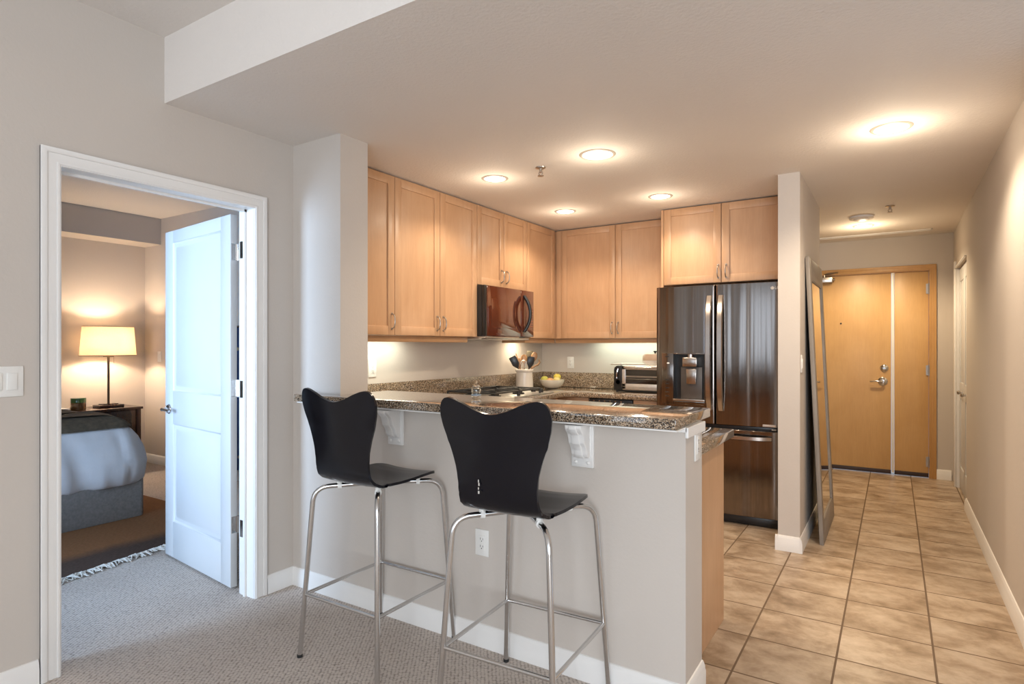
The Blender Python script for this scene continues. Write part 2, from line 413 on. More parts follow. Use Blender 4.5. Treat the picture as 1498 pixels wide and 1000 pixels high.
# bedroom
BX, BY = -7.25, 3.525
l = MB(); l.box(BX-.12, BX, -1.75, BY+.12, 0, HZ)
struct('wall_left', l, m_wall, 'bedroom wall behind the table lamp', 'wall')
l = MB(); l.box(BX, -3.185, BY, BY+.12, 0, HZ)
struct('wall_back', l, m_wall, 'bedroom side wall beside the nightstand', 'wall')
l = MB(); l.box(BX, -4.4, -1.05, -.9, 0, HZ); l.box(-3.1, -2.945, -1.05, -.9, 0, HZ); l.box(-4.4, -3.1, -1.05, -.9, 0, .55); l.box(-4.4, -3.1, -1.05, -.9, 2.35, HZ)
struct('wall_front', l, m_wall, 'bedroom window wall', 'wall')
l = MB(); l.box(-3.30, -3.185, 2.353, BY, 0, HZ); l.box(-3.18, -2.945, YP, 2.353, CZ, HZ)
struct('wall_right', l, m_wall, 'bedroom wall behind the open white door', 'wall')
l = MB(); l.box(BX, -6.906, -.9, BY, 2.455, HZ)
struct('ceiling_soffit', l, m_wall, 'beige soffit along the bedroom ceiling above the lamp', 'soffit')

# windows (behind the viewer and in the bedroom)
def window(n, M, w_, h, label, mull):
    t = thing('window_%d' % n, label, 'window', M.translation, 0, None, 'structure')
    b = MB(M)
    for a in ((0,w_,0,.06),(0,w_,h-.06,h),(0,.06,0,h),(w_-.06,w_,0,h)): b.box(a[0],a[1],a[2],a[3],-.05,.02,.004)
    for k in range(1, mull): b.box(w_*k/mull-.03, w_*k/mull+.03, .05, h-.05, -.05, .02, .004)
    build('window_frame', b, m_trim, t); g = MB(M); g.box(.03, w_-.03, .03, h-.03, -.03, -.024); build('glass', g, m_glass, t)
window(1, facing((-.8,-3.64,.22), '+y'), 1.7, 2.23, 'living room window opposite the kitchen', 2)
window(2, facing((2.70,-.15,.3), '-x'), 2.7, 2.05, 'wide window in the living room side wall', 2)
window(4, facing((2.4,-3.64,.22), '+y'), 1.7, 2.23, 'unseen living room corner window added for the fill light', 2)  # unseen window put in to go with the added corner light
window(3, facing((-3.1,-.96,.55), '+y'), 1.3, 1.8, 'bedroom window', 2)

# baseboards
def baseboard(name, runs, label):
    b = MB()
    prof = [(0,0),(.016,0),(.016,.062),(.013,.068),(.013,.078),(.009,.088),(.005,.096),(0,.098)]
    for d, p, length in runs:
        b.M = facing(p, d); b.prism([(w_,v) for w_,v in prof], 0, length, 'wvu')
    struct(name, b, m_trim, label, 'baseboard', 30)
baseboard('baseboard_left', [('+x', (XL,-3.6,0), 3.6+DY0-.075), ('+x', (XL,DY1+.075,0), YP-DY1-.075), ('-y', (XL,YP,0), -.634-XL), ('+x', (-.634,YP-.016,0), 2.375-YP+.016)], 'white baseboard along the left wall and around the bar wall')
baseboard('baseboard_partition', [('-y', (-.653,4.22,0), .146), ('+x', (-.507,4.204,0), 1.216), ('-x', (-.637,4.63,0), .425)], 'white baseboard around the narrow wall end by the refrigerator')
baseboard('baseboard_right', [('-x', (XR,6.05,0), 3.15)], 'white baseboard along the right hall wall')
baseboard('baseboard_entry', [('-y', (.358,YE,0), XR-.358-.016)], 'short white baseboard right of the entry door')
baseboard('baseboard_bedroom', [('+x', (BX,-.9,0), BY+.9), ('-y', (BX,BY,0), 4.0)], 'white baseboard behind the nightstand in the bedroom')

# casings
def casing(b, u0, u1, v1, wd=.07, M=None, th=.018, v0=0):
    b.M = M
    b.prism([(u0-wd,v0),(u0,v0),(u0,v1),(u1,v1),(u1,v0),(u1+wd,v0),(u1+wd,v1+wd),(u0-wd,v1+wd)], 0, th*.7, 'uvw', .003)
    b.prism([(u0-wd,v0),(u0-wd+.022,v0),(u0-wd+.022,v1+wd-.022),(u1+wd-.022,v1+wd-.022),(u1+wd-.022,v0),(u1+wd,v0),(u1+wd,v1+wd),(u0-wd,v1+wd)], 0, th, 'uvw', .003)
    b.prism([(u0-.016,v0),(u0-.005,v0),(u0-.005,v1+.005),(u1+.005,v1+.005),(u1+.005,v0),(u1+.016,v0),(u1+.016,v1+.016),(u0-.016,v1+.016)], 0, th*.9, 'uvw', .002)
b = MB(); casing(b, 0, DY1-DY0, DZ, .07, facing((XL,DY0,0), '+x'))
b.M = Matrix()
b.box(-2.945, XL, DY0-.012, DY0, 0, DZ+.012); b.box(-2.945, XL, DY1, DY1+.012, 0, DZ+.012); b.box(-2.945, XL, DY0-.012, DY1+.012, DZ, DZ+.012)
b.box(-2.905, -2.89, DY0, DY0+.012, 0, DZ); b.box(-2.905, -2.89, DY0, DY1, DZ-.012, DZ); b.box(-2.905, -2.89, DY1-.012, DY1, 0, DZ)
casing(b, 0, DY1-DY0, DZ, .07, facing((-2.945,DY1,0), '-x'))
struct('trim_1', b, m_trim, 'white door casing and jamb around the bedroom doorway', 'door frame', 30)
b = MB(); M = facing((EX0,YE,0), '-y'); casing(b, 0, EX1-EX0, EZ, .056, M, .016); b.M = Matrix()
b.box(EX0, EX0+.02, YE, YE+.12, 0, EZ); b.box(EX1-.006, EX1, YE, YE+.12, 0, EZ); b.box(EX0, EX1, YE, YE+.12, EZ-.006, EZ)
struct('trim_2', b, m_entry_frame, 'honey coloured wooden frame around the entry door', 'door frame', 30)
b = MB(); b.box(XR-.017, XR, 6.985, 7.055, 0, 2.12, .004); b.box(XR-.017, XR, 6.05, 7.055, 2.05, 2.06, .003)
b.box(XR, XR+.1, 6.97, 6.985, 0, 2.05)
struct('trim_3', b, m_trim, 'white casing at the far side of the hall closet door', 'door frame', 30)

# ------------------------------------------------------------------ doors
# bedroom door leaf, open into the bedroom; local: hinge edge at x=0, leaf along +x, visible face -y
hp = Vector((-3.033, 1.914, 0)); ep = Vector((-3.888, 2.013, 0)); ang = math.atan2(ep.y-hp.y, ep.x-hp.x)
t = thing('door_1', 'open white two panel bedroom door with chrome lever', 'door', hp, ang, None, 'structure')
W, H0, H1, T = .862, .012, 2.04, .036
b = MB()      # local y: visible face is on the +y side once turned (leaf points to -x); body spans y 0..-T
yf, yb = 0, -T
def slab(b, x0, x1, z0, z1, bevel=.002): b.box(x0, x1, yb, yf, z0, z1, bevel)
st = .115
slab(b, 0, st, H0, H1); slab(b, W-st, W, H0, H1); slab(b, st-.002, W-st+.002, H0, .235); slab(b, st-.002, W-st+.002, .84, 1.045); slab(b, st-.002, W-st+.002, 1.965, H1)
for z0, z1 in ((.235,.84),(1.045,1.965)):
    b.box(st-.002, W-st+.002, yb+.009, yf-.009, z0-.002, z1+.002)
    for s in (yf-.009, yb+.009):
        sg = 1 if s > -T/2 else -1
        b.rings([[(st+i, s+d*sg, z0+i), (W-st-i, s+d*sg, z0+i), (W-st-i, s+d*sg, z1-i), (st+i, s+d*sg, z1-i)] for i, d in ((.0,.0085),(.006,.002),(.014,-.001),(.026,-.001),(.044,.0075))], False, True)
leafo = build('leaf', b, m_door_white, t, 30, local=True)
for z in (.352, 1.094, 1.836):
    h = MB(); h.box(-.003, .0, -T+.001, -.004, z-.045, z+.045)
    for k in (-.03, .0, .03): h.cyl((-.003,-T*.5-.005*(1 if k else -1),z+k),(-.0045,-T*.5-.005*(1 if k else -1),z+k),.0035,8)
    h.tube([(-.012,-T-.003,z-.046),(-.012,-T-.003,z+.046)], .007, 12); h.box(-.014,-.001,-T-.003,-T+.004,z-.045,z+.045)
    inv = WM[t].inverted(); q0 = inv @ Vector((-2.944,1.9145,z-.045)); q1 = inv @ Vector((-2.914,1.9145,z+.045)); q2 = inv @ Vector((-3.014,1.943,z))
    h.prism([(q1.x,q1.y),(q0.x,q0.y),(-.012,-T-.008),(-.012,-T-.011),(q0.x-.001,q0.y+.003),(q1.x,q1.y+.003)], z-.045, z+.045, 'uvw')
    build('hinge', h, m_chrome, t, 30, local=True)
h = MB(); hx = W-.062
def lever(h, x, y, z, sg, dirx, rr=.031):
    prof = [(0,0),(rr,0),(rr,.005),(rr*.84,.011),(.012,.013),(.011,.048),(0,.048)]
    h.lathe([(r, -sg*q) for r, q in prof], (x, y, z), 24, axis='y')
    h.tube([(x, y+sg*.042, z), (x+dirx*.02, y+sg*.05, z+.001), (x+dirx*.05, y+sg*.052, z+.003), (x+dirx*.085, y+sg*.05, z+.001), (x+dirx*.112, y+sg*.046, z-.004)], [.011,.0105,.009,.0085,.007], 12)
lever(h, hx, 0, .93, 1, -1); lever(h, hx, -T, .93, -1, -1)
build('handle', h, m_chrome, t, 40, local=True)

# entry door: active leaf, astragal, narrow fixed leaf
t = thing('door_2', 'honey coloured flat wooden entry door with narrow side leaf at the hall end', 'door', (-.3,YE,0), 0, None, 'structure')
b = MB(); b.box(EX0+.02, -.024, YE+.02, YE+.065, .035, EZ-.008, .002); build('door_leaf', b, m_entry, t)
b = MB(); b.box(.004, EX1-.008, YE+.02, YE+.065, .035, EZ-.008, .002); build('side_leaf', b, m_entry, t)
b = MB(); b.box(-.022, .003, YE+.008, YE+.05, .02, EZ-.007, .003); build('astragal', b, m_plate, t)['label'] = 'pale metal strip between the two leaves'
b = MB(); b.box(EX0+.02, -.024, YE+.012, YE+.03, .005, .045, .002); b.box(.004, EX1-.008, YE+.012, YE+.03, .005, .045, .002)
for x in (-.48, -.16, .1, .22): b.cyl((x,YE+.013,.026),(x,YE+.010,.026),.004,8)
build('door_sweep', b, simple('dark_sweep', (.035,.018,.014), .5), t)
h = MB(); lever(h, -.098, YE+.02, .957, -1, -1, .044); build('lever_handle', h, m_chrome, t, 40)
h = MB(); h.lathe([(0,-.004),(.037,-.004),(.037,.006),(.030,.014),(.016,.018),(.014,.028),(0,.028)], (-.084,YE+.02,1.096), 24, axis='y')
# lathe axis y: profile height runs towards the hall
build('deadbolt', h, m_chrome, t, 40)
h = MB(); h.lathe([(0,-.002),(.008,0),(.009,.004),(0,.004)], (-.48,YE+.018,1.565), 16, axis='y'); build('peephole', h, m_dark, t)
for z in (.16, 1.08, 1.90):
    h = MB(); h.cyl((EX1-.004,YE+.006,z-.055),(EX1-.004,YE+.006,z+.055),.008,12)
    for k in (-.018,.018): h.torus((EX1-.004,YE+.006,z+k),.008,.001,'z',12,6)
    h.box(EX1-.03,EX1+.014,YE+.010,YE+.0195,z-.05,z+.05); build('hinge', h, m_nickel, t, 40)
h = MB(); h.box(-.80,-.555,YE-.045,YE+.02,2.005,2.065,.006); h.cyl((-.555,YE-.015,2.035),(-.535,YE-.015,2.035),.014,14)
h.tube([(-.63,YE-.02,2.065),(-.63,YE-.02,2.095),(-.50,YE-.10,2.10),(-.61,YE-.01,2.105)], .008, 8); build('door_closer', h, m_nickel, t, 40)

# hall closet, two folding leaves with knobs
t = thing('door_3', 'white panelled folding closet door in the right hall wall', 'door', (XR+.03,6.5,0), 0, None, 'structure')
for y0, y1, ky in ((6.055,6.512,6.37),(6.516,6.968,6.70)):
    b = MB(facing((XR+.022, y1, .01), '-x')); Wd = y1-y0; Hd = 2.03
    for a in ((0,.07,0,Hd),(Wd-.07,Wd,0,Hd),(.07,Wd-.07,0,.2),(.07,Wd-.07,.83,.98),(.07,Wd-.07,Hd-.12,Hd)): b.box(a[0],a[1],a[2],a[3],-.032,0,.002)
    for v0, v1 in ((.2,.83),(.98,Hd-.12)):
        b.box(.06,Wd-.06,v0-.01,v1+.01,-.026,-.008)
        b.rings([[(.07+i,v0+i,d),(Wd-.07-i,v0+i,d),(Wd-.07-i,v1-i,d),(.07+i,v1-i,d)] for i, d in ((.005,-.008),(.03,-.003))], False, True)
    lf = build('door_leaf', b, m_door_white, t, 30)
    k = MB(); k.lathe([(0,0),(.01,0),(.008,.012),(.016,.022),(.018,.03),(.012,.038),(0,.04)], (0,0,0), 18)
    k.bm.transform(Matrix.Translation((XR+.022,ky,.905)) @ Matrix.Rotation(-PI/2,4,'Y')); build('knob', k, m_nickel, lf, 40)

# ------------------------------------------------------------------ wall plates
def plate(name, M, kind, label, cat, gang=1, group=None):
    """M: frame at plate centre"""
    t = thing(name, label, cat, M.translation, 0, group)
    wd = .072 + .046*(gang-1); b = MB(M); b.box(-wd/2, wd/2, -.058, .058, 0, .006, .0025); 
    for v in (-.05,.05): 
        b.cyl((0,v,.005),(0,v,.0068),.003,8)
    build('cover_plate', b, m_plate, t, 30)
    if kind == 'switch':
        for g in range(gang):
            u = (g-(gang-1)/2)*.046; r = MB(M); r.box(u-.0165,u+.0165,-.033,.033,.003,.0085,.002); r.prism([(u-.0155,-.031),(u+.0155,-.031),(u+.0155,.031),(u-.0155,.031)],.008,.010,'uvw',.001)
            build('rocker', r, m_plate, t, 30)
    else:
        r = MB(M); r.box(-.0165,.0165,-.033,.033,.003,.0078,.0015); build('receptacle', r, m_plate, t, 30)
        s = MB(M)
        for v in (-.016,.016):
            s.box(-.0075,-.0055,v-.003,v+.006,.0075,.0082); s.box(.0055,.0075,v-.003,v+.005,.0075,.0082); s.cyl((0,v-.0085,.0075),(0,v-.0085,.0082),.0025,8)
        build('slots', s, m_slot, t, 0)
    return t
plate('light_switch', facing((XL,.871,1.190),'+x'), 'switch', 'white double rocker switch on the wall left of the bedroom door', 'light switch', 2)
plate('wall_outlet', facing((-1.533,YP,.457),'-y'), 'outlet', 'white outlet low on the bar wall behind the stool legs', 'outlet')
plate('wall_outlet', facing((-.634,2.302,.948),'+x'), 'outlet', 'white outlet on the narrow end of the bar wall', 'outlet')
plate('wall_outlet', facing((-3.065,2.99,1.165),'+x'), 'outlet', 'white outlet above the left backsplash next to the wall stub', 'outlet')
plate('wall_outlet', facing((-2.735,5.38,1.158),'-y'), 'outlet', 'white outlet on the kitchen back wall above the fruit bowl', 'outlet')
plate('light_switch', facing((-.507,4.285,1.21),'+x'), 'switch', 'white switch on the narrow wall end beside the mirror', 'light switch')
plate('light_switch', facing((-6.93,BY,1.205),'-y'), 'switch', 'pale switch on the bedroom wall right of the lamp', 'light switch')

# ------------------------------------------------------------------ ceiling fixtures
m_ring = simple('light_rim', (.42, .37, .32), .5)
def downlight(name, x, y, label, power=26, r=.068, color=WARM):
    t = thing(name, label, 'ceiling light', (x,y,CZ), 0, 'recessed ceiling lights')
    b = MB(); b.lathe([(r,.0),(r+.004,-.006),(r+.016,-.005),(r+.022,.0)], (x,y,CZ), 36); build('trim_ring', b, m_ring, t, 40)
    b = MB(); b.lathe([(0,-.012),(r*.5,-.010),(r*.85,-.005),(r,-.001),(r,.0)], (x,y,CZ-.0005), 30); build('lens', b, m_lens, t, 60)
    bulb('downlight_glow', (x,y,CZ-.16), power*.075, color, .03)
    spot('downlight_lamp', (x,y,CZ-.03), power*1.08, 146, .5, color)
    return t
downlight('recessed_light', -1.457, 3.209, 'large lit recessed ceiling light nearest above the bar', 30, .085)
downlight('recessed_light', -2.242, 3.301, 'lit recessed light before the tall left wall cabinets', 22)
downlight('recessed_light', -2.297, 4.42, 'lit recessed light in front of the microwave corner', 22)
downlight('recessed_light', -1.468, 4.357, 'lit recessed light in front of the refrigerator cabinet', 22)
downlight('recessed_light', -.011, 3.626, 'lit recessed light at the hall mouth nearest the right wall', 46, .075, (1,.83,.62))
downlight('recessed_light', -.239, 6.437, 'lit recessed light near the entry door', 60, .068, (1,.79,.51))
t = thing('smoke_detector', 'round unlit disc on the hall ceiling beside the far light', 'smoke detector', (-.237,5.99,CZ))
b = MB(); b.lathe([(.095,0),(.095,-.012),(.085,-.02),(.06,-.022)], (-.237,5.99,CZ), 36); build('rim', b, m_trim, t, 40)
b = MB(); b.lathe([(.062,-.021),(.058,-.028),(.03,-.034),(0,-.035)], (-.237,5.99,CZ), 36); build('cover', b, m_trim, t, 40)
def sprinkler(x, y, label):
    t = thing('fire_sprinkler', label, 'sprinkler', (x,y,CZ), 0, 'ceiling sprinklers')
    b = MB(); b.lathe([(0,0),(.034,0),(.032,-.005),(.014,-.009),(0,-.009)], (x,y,CZ), 24); build('escutcheon', b, m_nickel, t, 40)
    b = MB(); b.lathe([(0,0),(.009,0),(.009,-.022),(0,-.022)], (x,y,CZ-.008), 12)
    for s in (-1,1): b.tube([(x+s*.008,y,CZ-.024),(x+s*.014,y,CZ-.036),(x+s*.004,y,CZ-.05)], .0028, 8)
    b.lathe([(0,0),(.019,0),(.019,-.003),(0,-.004)], (x,y,CZ-.05), 18); build('head', b, m_nickel, t, 40)
sprinkler(-1.863, 3.252, 'small sprinkler head on the kitchen ceiling between two lights')
sprinkler(-.026, 5.64, 'small sprinkler head on the hall ceiling before the entry door')
t = thing('ceiling_vent', 'long narrow slot vent on the hall ceiling before the entry door', 'vent', (-.2,7.0,CZ))
b = MB(); b.box(-1.2,.31,6.93,6.945,CZ-.008,CZ,.002); b.box(-1.2,.31,7.005,7.02,CZ-.008,CZ,.002); b.box(.295,.31,6.93,7.02,CZ-.008,CZ,.002); b.box(-1.2,.31,6.968,6.978,CZ-.006,CZ,.001); build('frame', b, m_trim, t)
b = MB(); b.box(-1.2,.30,6.94,7.01,CZ-.002,CZ-.0005); build('slot', b, simple('vent_slot', (.22,.15,.09), .8), t)

# ------------------------------------------------------------------ bar
o = MB(); o.prism([(-2.68,2.05),(-.636,2.05),(-.636,2.512),(-2.444,2.512),(-2.444,2.157),(-2.68,2.157)], 1.032, 1.07, 'uvw', .004)
tag(build('bar_counter', o, m_granite), 'polished speckled granite bar top behind the stools', 'countertop')
o = MB(); o.box(-2.66,-.6345,2.054,2.158,1.0255,1.031,.001); o.box(-2.44,-.625,2.15,2.385,1.012,1.031,.003); o.box(-.634,-.622,2.15,2.385,.992,1.031,.003)
struct('trim_4', o, m_trim, 'white trim strip under the granite bar top', 'trim')
def corbel(x, label):
    t = thing('bar_corbel', label, 'bracket', (x,YP,.845), 0, 'corbels under the bar')
    M = facing((x,YP,.845), '-y')
    b = MB(M); b.box(-.048,.048,0,.172,0,.014,.003); b.box(-.042,.042,.006,.166,.012,.017,.003); build('back_plate', b, m_trim, t, 30)
    prof = [(0,.175),(.088,.175),(.088,.162),(.080,.150),(.066,.138),(.060,.120),(.056,.102),(.045,.090),(.036,.074),(.032,.056),(.024,.045),(.014,.040),(0,.038)]
    b = MB(M); b.prism([(w_+.012,v) for w_,v in prof], -.034, .034, 'wvu', .003)
    b.prism([(w_+.0175,v-.002) for w_,v in prof[1:-1]]+[(.012,.05),(.012,.16)], -.016, .016, 'wvu', .002); build('scroll', b, m_trim, t, 50)
    for u in (-.027,.027):
        b = MB(M); b.sphere((u,.02,.016),.008,1,1,.7,12,8); build('stud', b, m_trim, t, 60)
corbel(-2.044, 'white corbel under the bar between the two stool backs')
corbel(-1.04, 'white corbel under the bar nearest the open bar end')

# ------------------------------------------------------------------ base cabinets and counters
def handle(M, u, v, L=.098, horiz=False):
    """arched pull, centre at u, v"""
    pts = []
    for k in range(13):
        a = -1+k/6; e = (1-a*a)**.5 if abs(a) < 1 else 0
        q = (u, v+a*L/2, .003+.027*e**.9); pts.append((u+a*L/2, v, q[2]) if horiz else q)
    b = MB(M); b.tube(pts, [.0055]+[.0045]*11+[.0055], 8)
    for p in (pts[0], pts[-1]): b.cyl((p[0],p[1],0),(p[0],p[1],.006),.0075,10)
    return b
def shaker(M, u0, u1, v0, v1, th=.02, st=.058):
    b = MB(M); g = .0015; u0 += g; u1 -= g; v0 += g; v1 -= g
    b.box(u0,u0+st,v0,v1,-th,0,.0015); b.box(u1-st,u1,v0,v1,-th,0,.0015)
    b.box(u0+st,u1-st,v0,v0+st,-th,0,.0015); b.box(u0+st,u1-st,v1-st,v1,-th,0,.0015)
    b.box(u0+st-.004,u1-st+.004,v0+st-.004,v1-st+.004,-th+.002,-.009)
    return b
def flatdoor(M, u0, u1, v0, v1): b = MB(M); g = .0015; b.box(u0+g,u1-g,v0+g,v1-g,-.02,0,.002); return b
def cabinet(label, carc, M, doors, extra=None, name='wall_cabinet', group=None):
    """carc: world box; doors: (u0,u1,v0,v1,handle u,handle v,horizontal)"""
    t = thing(name, label, 'cabinet', ((carc[0]+carc[1])/2,(carc[2]+carc[3])/2,carc[4]), 0, group)
    b = MB(); b.box(*carc)
    if extra: extra(b)
    build('body', b, m_maple, t, 0)
    for d in doors:
        do = build('door', (shaker if d[7:] != ('flat',) else flatdoor)(M, *d[:4]), m_maple, t, 30)
        if d[4] is not None: build('handle', handle(M, d[4], d[5], horiz=bool(d[6])), m_nickel, do, 50)
    return t
XU, ZU0, ZU1 = -2.75, 1.395, 2.432
M = facing((XU,0,0), '+x')
G = 'maple wall cabinets'
cabinet('tall maple wall cabinet with one door next to the wall stub', (-3.065,-2.771,2.355,2.884,ZU0,ZU1), M, [(2.40,2.884,ZU0,ZU1,2.856,1.485,0)], None, 'wall_cabinet', G)
cabinet('tall maple wall cabinet with two doors left of the microwave', (-3.065,-2.771,2.886,3.802,ZU0,ZU1), M, [(2.886,3.347,ZU0,ZU1,3.314,1.485,0),(3.349,3.802,ZU0,ZU1,3.383,1.485,0)], None, 'wall_cabinet', G)
cabinet('short maple wall cabinet above the microwave', (-3.065,-2.771,3.804,4.558,1.808,ZU1), M, [(3.804,4.182,1.808,ZU1,4.145,1.90,0),(4.184,4.558,1.808,ZU1,4.222,1.90,0)], None, 'wall_cabinet', G)
cabinet('tall maple corner wall cabinet right of the microwave', (-3.065,-2.771,4.56,5.375,ZU0,ZU1), M, [(4.56,5.075,ZU0,ZU1,None,None,0)], None, 'wall_cabinet', G)
YU = 5.11
Mb = facing((0,YU,0), '-y')
cabinet('tall maple wall cabinet with two doors above the toaster oven', (-2.768,-1.606,YU+.021,5.378,ZU0,ZU1), Mb, [(-2.70,-2.145,ZU0,ZU1,-2.176,1.49,0),(-2.143,-1.610,ZU0,ZU1,-2.116,1.49,0)],
        lambda b: b.box(-2.75,-2.702,YU+.004,YU+.03,ZU0,ZU1), 'wall_cabinet', G)
YF = 4.78
Mf = facing((0,YF,0), '-y')
cabinet('maple wall cabinet with two doors above the refrigerator', (-1.604,-.642,YF+.021,5.378,1.818,ZU1), Mf, [(-1.583,-1.129,1.818,ZU1,-1.152,1.905,0),(-1.127,-.646,1.818,ZU1,-1.092,1.905,0)],
        lambda b: b.box(-1.604,-1.585,YF,5.1,1.80,ZU1), 'wall_cabinet', G)
# light rails hang under the cabinets
o = MB(); o.box(-2.80,-2.782,2.356,3.70,1.352,1.393,.002); o.box(-3.03,-2.782,3.70,3.718,1.352,1.393,.002)
tag(build('light_rail', o, m_rail), 'brown wooden light rail under the left wall cabinets', 'rail', 'light rails')
o = MB(); o.box(-2.80,-2.782,4.575,5.13,1.352,1.393,.002); o.box(-3.03,-2.80,4.575,4.593,1.352,1.393,.002)
tag(build('light_rail', o, m_rail), 'short brown light rail under the corner wall cabinet', 'rail', 'light rails')
o = MB(); o.box(-2.78,-1.61,YU+.03,YU+.048,1.352,1.393,.002)
tag(build('light_rail', o, m_rail), 'brown wooden light rail under the back wall cabinets', 'rail', 'light rails')
area_light('cabinet_lamp_left', (-2.93,2.95,1.385), (0,0,0), .12, .6, 2.7, (.95,1,.86))
area_light('cabinet_lamp_corner', (-2.93,4.80,1.385), (0,0,0), .10, .16, 1.7, (1,.86,.62))
area_light('cabinet_lamp_back', (-2.05,5.26,1.385), (0,0,0), .75, .12, 2.1, (.84,1,.82))

# counters
CT, CB = .915, .875
o = MB(); o.prism([(-3.063,2.378),(-.665,2.378),(-.665,3.08),(-2.45,3.08),(-2.45,4.70),(-2.40,4.755),(-1.612,4.755),(-1.612,5.378),(-3.063,5.378)], CB, CT, 'uvw', .004)
tag(build('worktop', o, m_granite), 'speckled granite worktop running round the kitchen below the bar', 'countertop')
o = MB(); o.box(-3.063,-3.043,2.38,5.378,CT+.0005,1.062,.002); tag(build('backsplash', o, m_granite), 'granite backsplash strip along the wall behind the cooktop', 'backsplash')
o = MB(); o.box(-3.042,-1.612,5.358,5.378,CT+.0005,1.062,.002); tag(build('backsplash', o, m_granite), 'granite backsplash strip behind fruit bowl and toaster oven', 'backsplash')
kick = simple('toe_kick', (.10,.05,.02), .7)
def base(label, carc, M, doors, kickbox):
    t = cabinet(label, carc, M, doors, None, 'base_cabinet', 'maple base cabinets'); b = MB(); b.box(*kickbox); build('toe_kick', b, kick, t, 0); return t
Mx = facing((-2.475,0,0), '+x')
base('maple base cabinet under the cooktop', (-3.06,-2.496,3.66,4.62,.1,.873), Mx, [(3.66,4.14,.1,.70,4.10,.62,0),(4.14,4.62,.1,.70,4.18,.62,0),(3.66,4.62,.71,.87,4.14,.79,1,'flat')], (-3.06,-2.54,3.66,4.62,.0,.1))
base('maple base cabinet in the corner behind the bar', (-3.06,-2.496,2.38,3.655,.1,.873), Mx, [(3.02,3.655,.1,.70,3.62,.62,0),(3.02,3.655,.71,.87,3.34,.79,1,'flat')], (-3.06,-2.54,2.38,3.655,.0,.1))
My = facing((0,4.79,0), '-y')
base('maple base cabinet left of the dishwasher panel', (-3.06,-2.255,4.811,5.37,.1,.873), My, [(-2.472,-2.257,.1,.87,-2.29,.62,0,'flat')], (-3.06,-2.255,4.86,5.37,.0,.1))
base('maple base cabinet between dishwasher and refrigerator', (-1.848,-1.612,4.811,5.37,.1,.873), My, [(-1.848,-1.612,.1,.68,-1.82,.6,0),(-1.848,-1.612,.69,.87,-1.73,.78,1,'flat')], (-1.848,-1.612,4.86,5.37,.0,.1))
t = thing('dishwasher', 'black dishwasher under the back worktop', 'dishwasher', (-2.05,4.8,0))
b = MB(); b.box(-2.252,-1.85,4.815,5.36,.02,.872); build('body', b, m_dark, t, 0)
b = MB(); b.box(-2.250,-1.852,4.785,4.813,.11,.79,.004); build('door', b, m_dark, t, 30)
b = MB(); b.box(-2.250,-1.852,4.775,4.813,.80,.868,.006); b.box(-2.2,-1.9,4.765,4.78,.815,.828,.004); build('control_panel', b, m_dark, t, 30)
for k in range(6):
    b = MB(); b.cyl((-2.2+.05*k,4.7755,.85),(-2.2+.05*k,4.772,.85),.006,10); build('button', b, m_fhandle, t, 40)
t = base('maple peninsula cabinet behind the bar with a plain end panel', (-2.44,-.715,2.38,2.975,.1,.873), facing((0,2.996,0),'+y'), [(.72,1.28,.1,.87,.76,.7,0),(1.28,1.85,.1,.87,1.81,.7,0),(1.85,2.42,.1,.87,1.89,.7,0)], (-2.44,-.72,2.38,2.93,.0,.1))
b = MB(); b.box(-.714,-.695,2.379,2.996,.0,.874,.001); build('end_panel', b, m_maple, t, 0)

# ------------------------------------------------------------------ refrigerator
t = thing('refrigerator', 'dark stainless french door refrigerator with ice and water dispenser', 'refrigerator', (-1.14,5.0,0))
FX0, FX1, FXS = -1.595, -.680, -1.134
b = MB(); b.box(FX0+.004,FX1-.004,4.715,5.36,.02,1.775,.006); build('body', b, m_fridge_side, t, 30)
def fdoor(x0, x1, z0, z1, hole=None):
    """door with a gently bowed, round-edged front; hole = (x0, x1, z0, z1) left open through it"""
    FB, FY, r, bulge = 4.71, 4.632, .018, .016
    xc, hw = (FX0+FX1)/2, (FX1-FX0)/2
    def front(x): return FY - bulge*(1-((x-xc)/hw)**2)
    xs = [x0, x0+.003, x0+.008, x0+r] + [x0+r+(x1-x0-2*r)*k/22 for k in range(1,22)] + [x1-r, x1-.008, x1-.003, x1]
    zs = [z0, z0+.004, z0+r*.6] + [z0+r*.6+(z1-z0-1.2*r)*k/10 for k in range(1,10)] + [z1-r*.6, z1-.004, z1]
    if hole:
        xs = sorted(set([x for x in xs if min(abs(x-hole[0]),abs(x-hole[1])) > .008] + [hole[0],hole[1]])); zs = sorted(set([z for z in zs if min(abs(z-hole[2]),abs(z-hole[3])) > .008]+[hole[2],hole[3]]))
    def y(x, z):
        e = min(x-x0, x1-x, r); q = min(z-z0, z1-z, .004)
        return front(x) + (r - math.sqrt(max(0, r*r-(r-e)**2)))*.7 + (.004 - math.sqrt(max(0, .004**2-(.004-q)**2)))
    bm = bmesh.new()
    V = [[bm.verts.new((x, y(x,z), z)) for z in zs] for x in xs]
    def inhole(i, j):
        return hole and hole[0]-1e-6 <= xs[i] and xs[i+1] <= hole[1]+1e-6 and hole[2]-1e-6 <= zs[j] and zs[j+1] <= hole[3]+1e-6
    for i in range(len(xs)-1):
        for j in range(len(zs)-1):
            if not inhole(i,j): bm.faces.new((V[i][j],V[i+1][j],V[i+1][j+1],V[i][j+1]))
    ret = bmesh.ops.extrude_edge_only(bm, edges=[e for e in bm.edges if e.is_boundary])
    for v in [g for g in ret['geom'] if isinstance(g, bmesh.types.BMVert)]: v.co.y = FB
    bmesh.ops.recalc_face_normals(bm, faces=bm.faces[:])
    mb = MB(); mb._add(bm); return mb
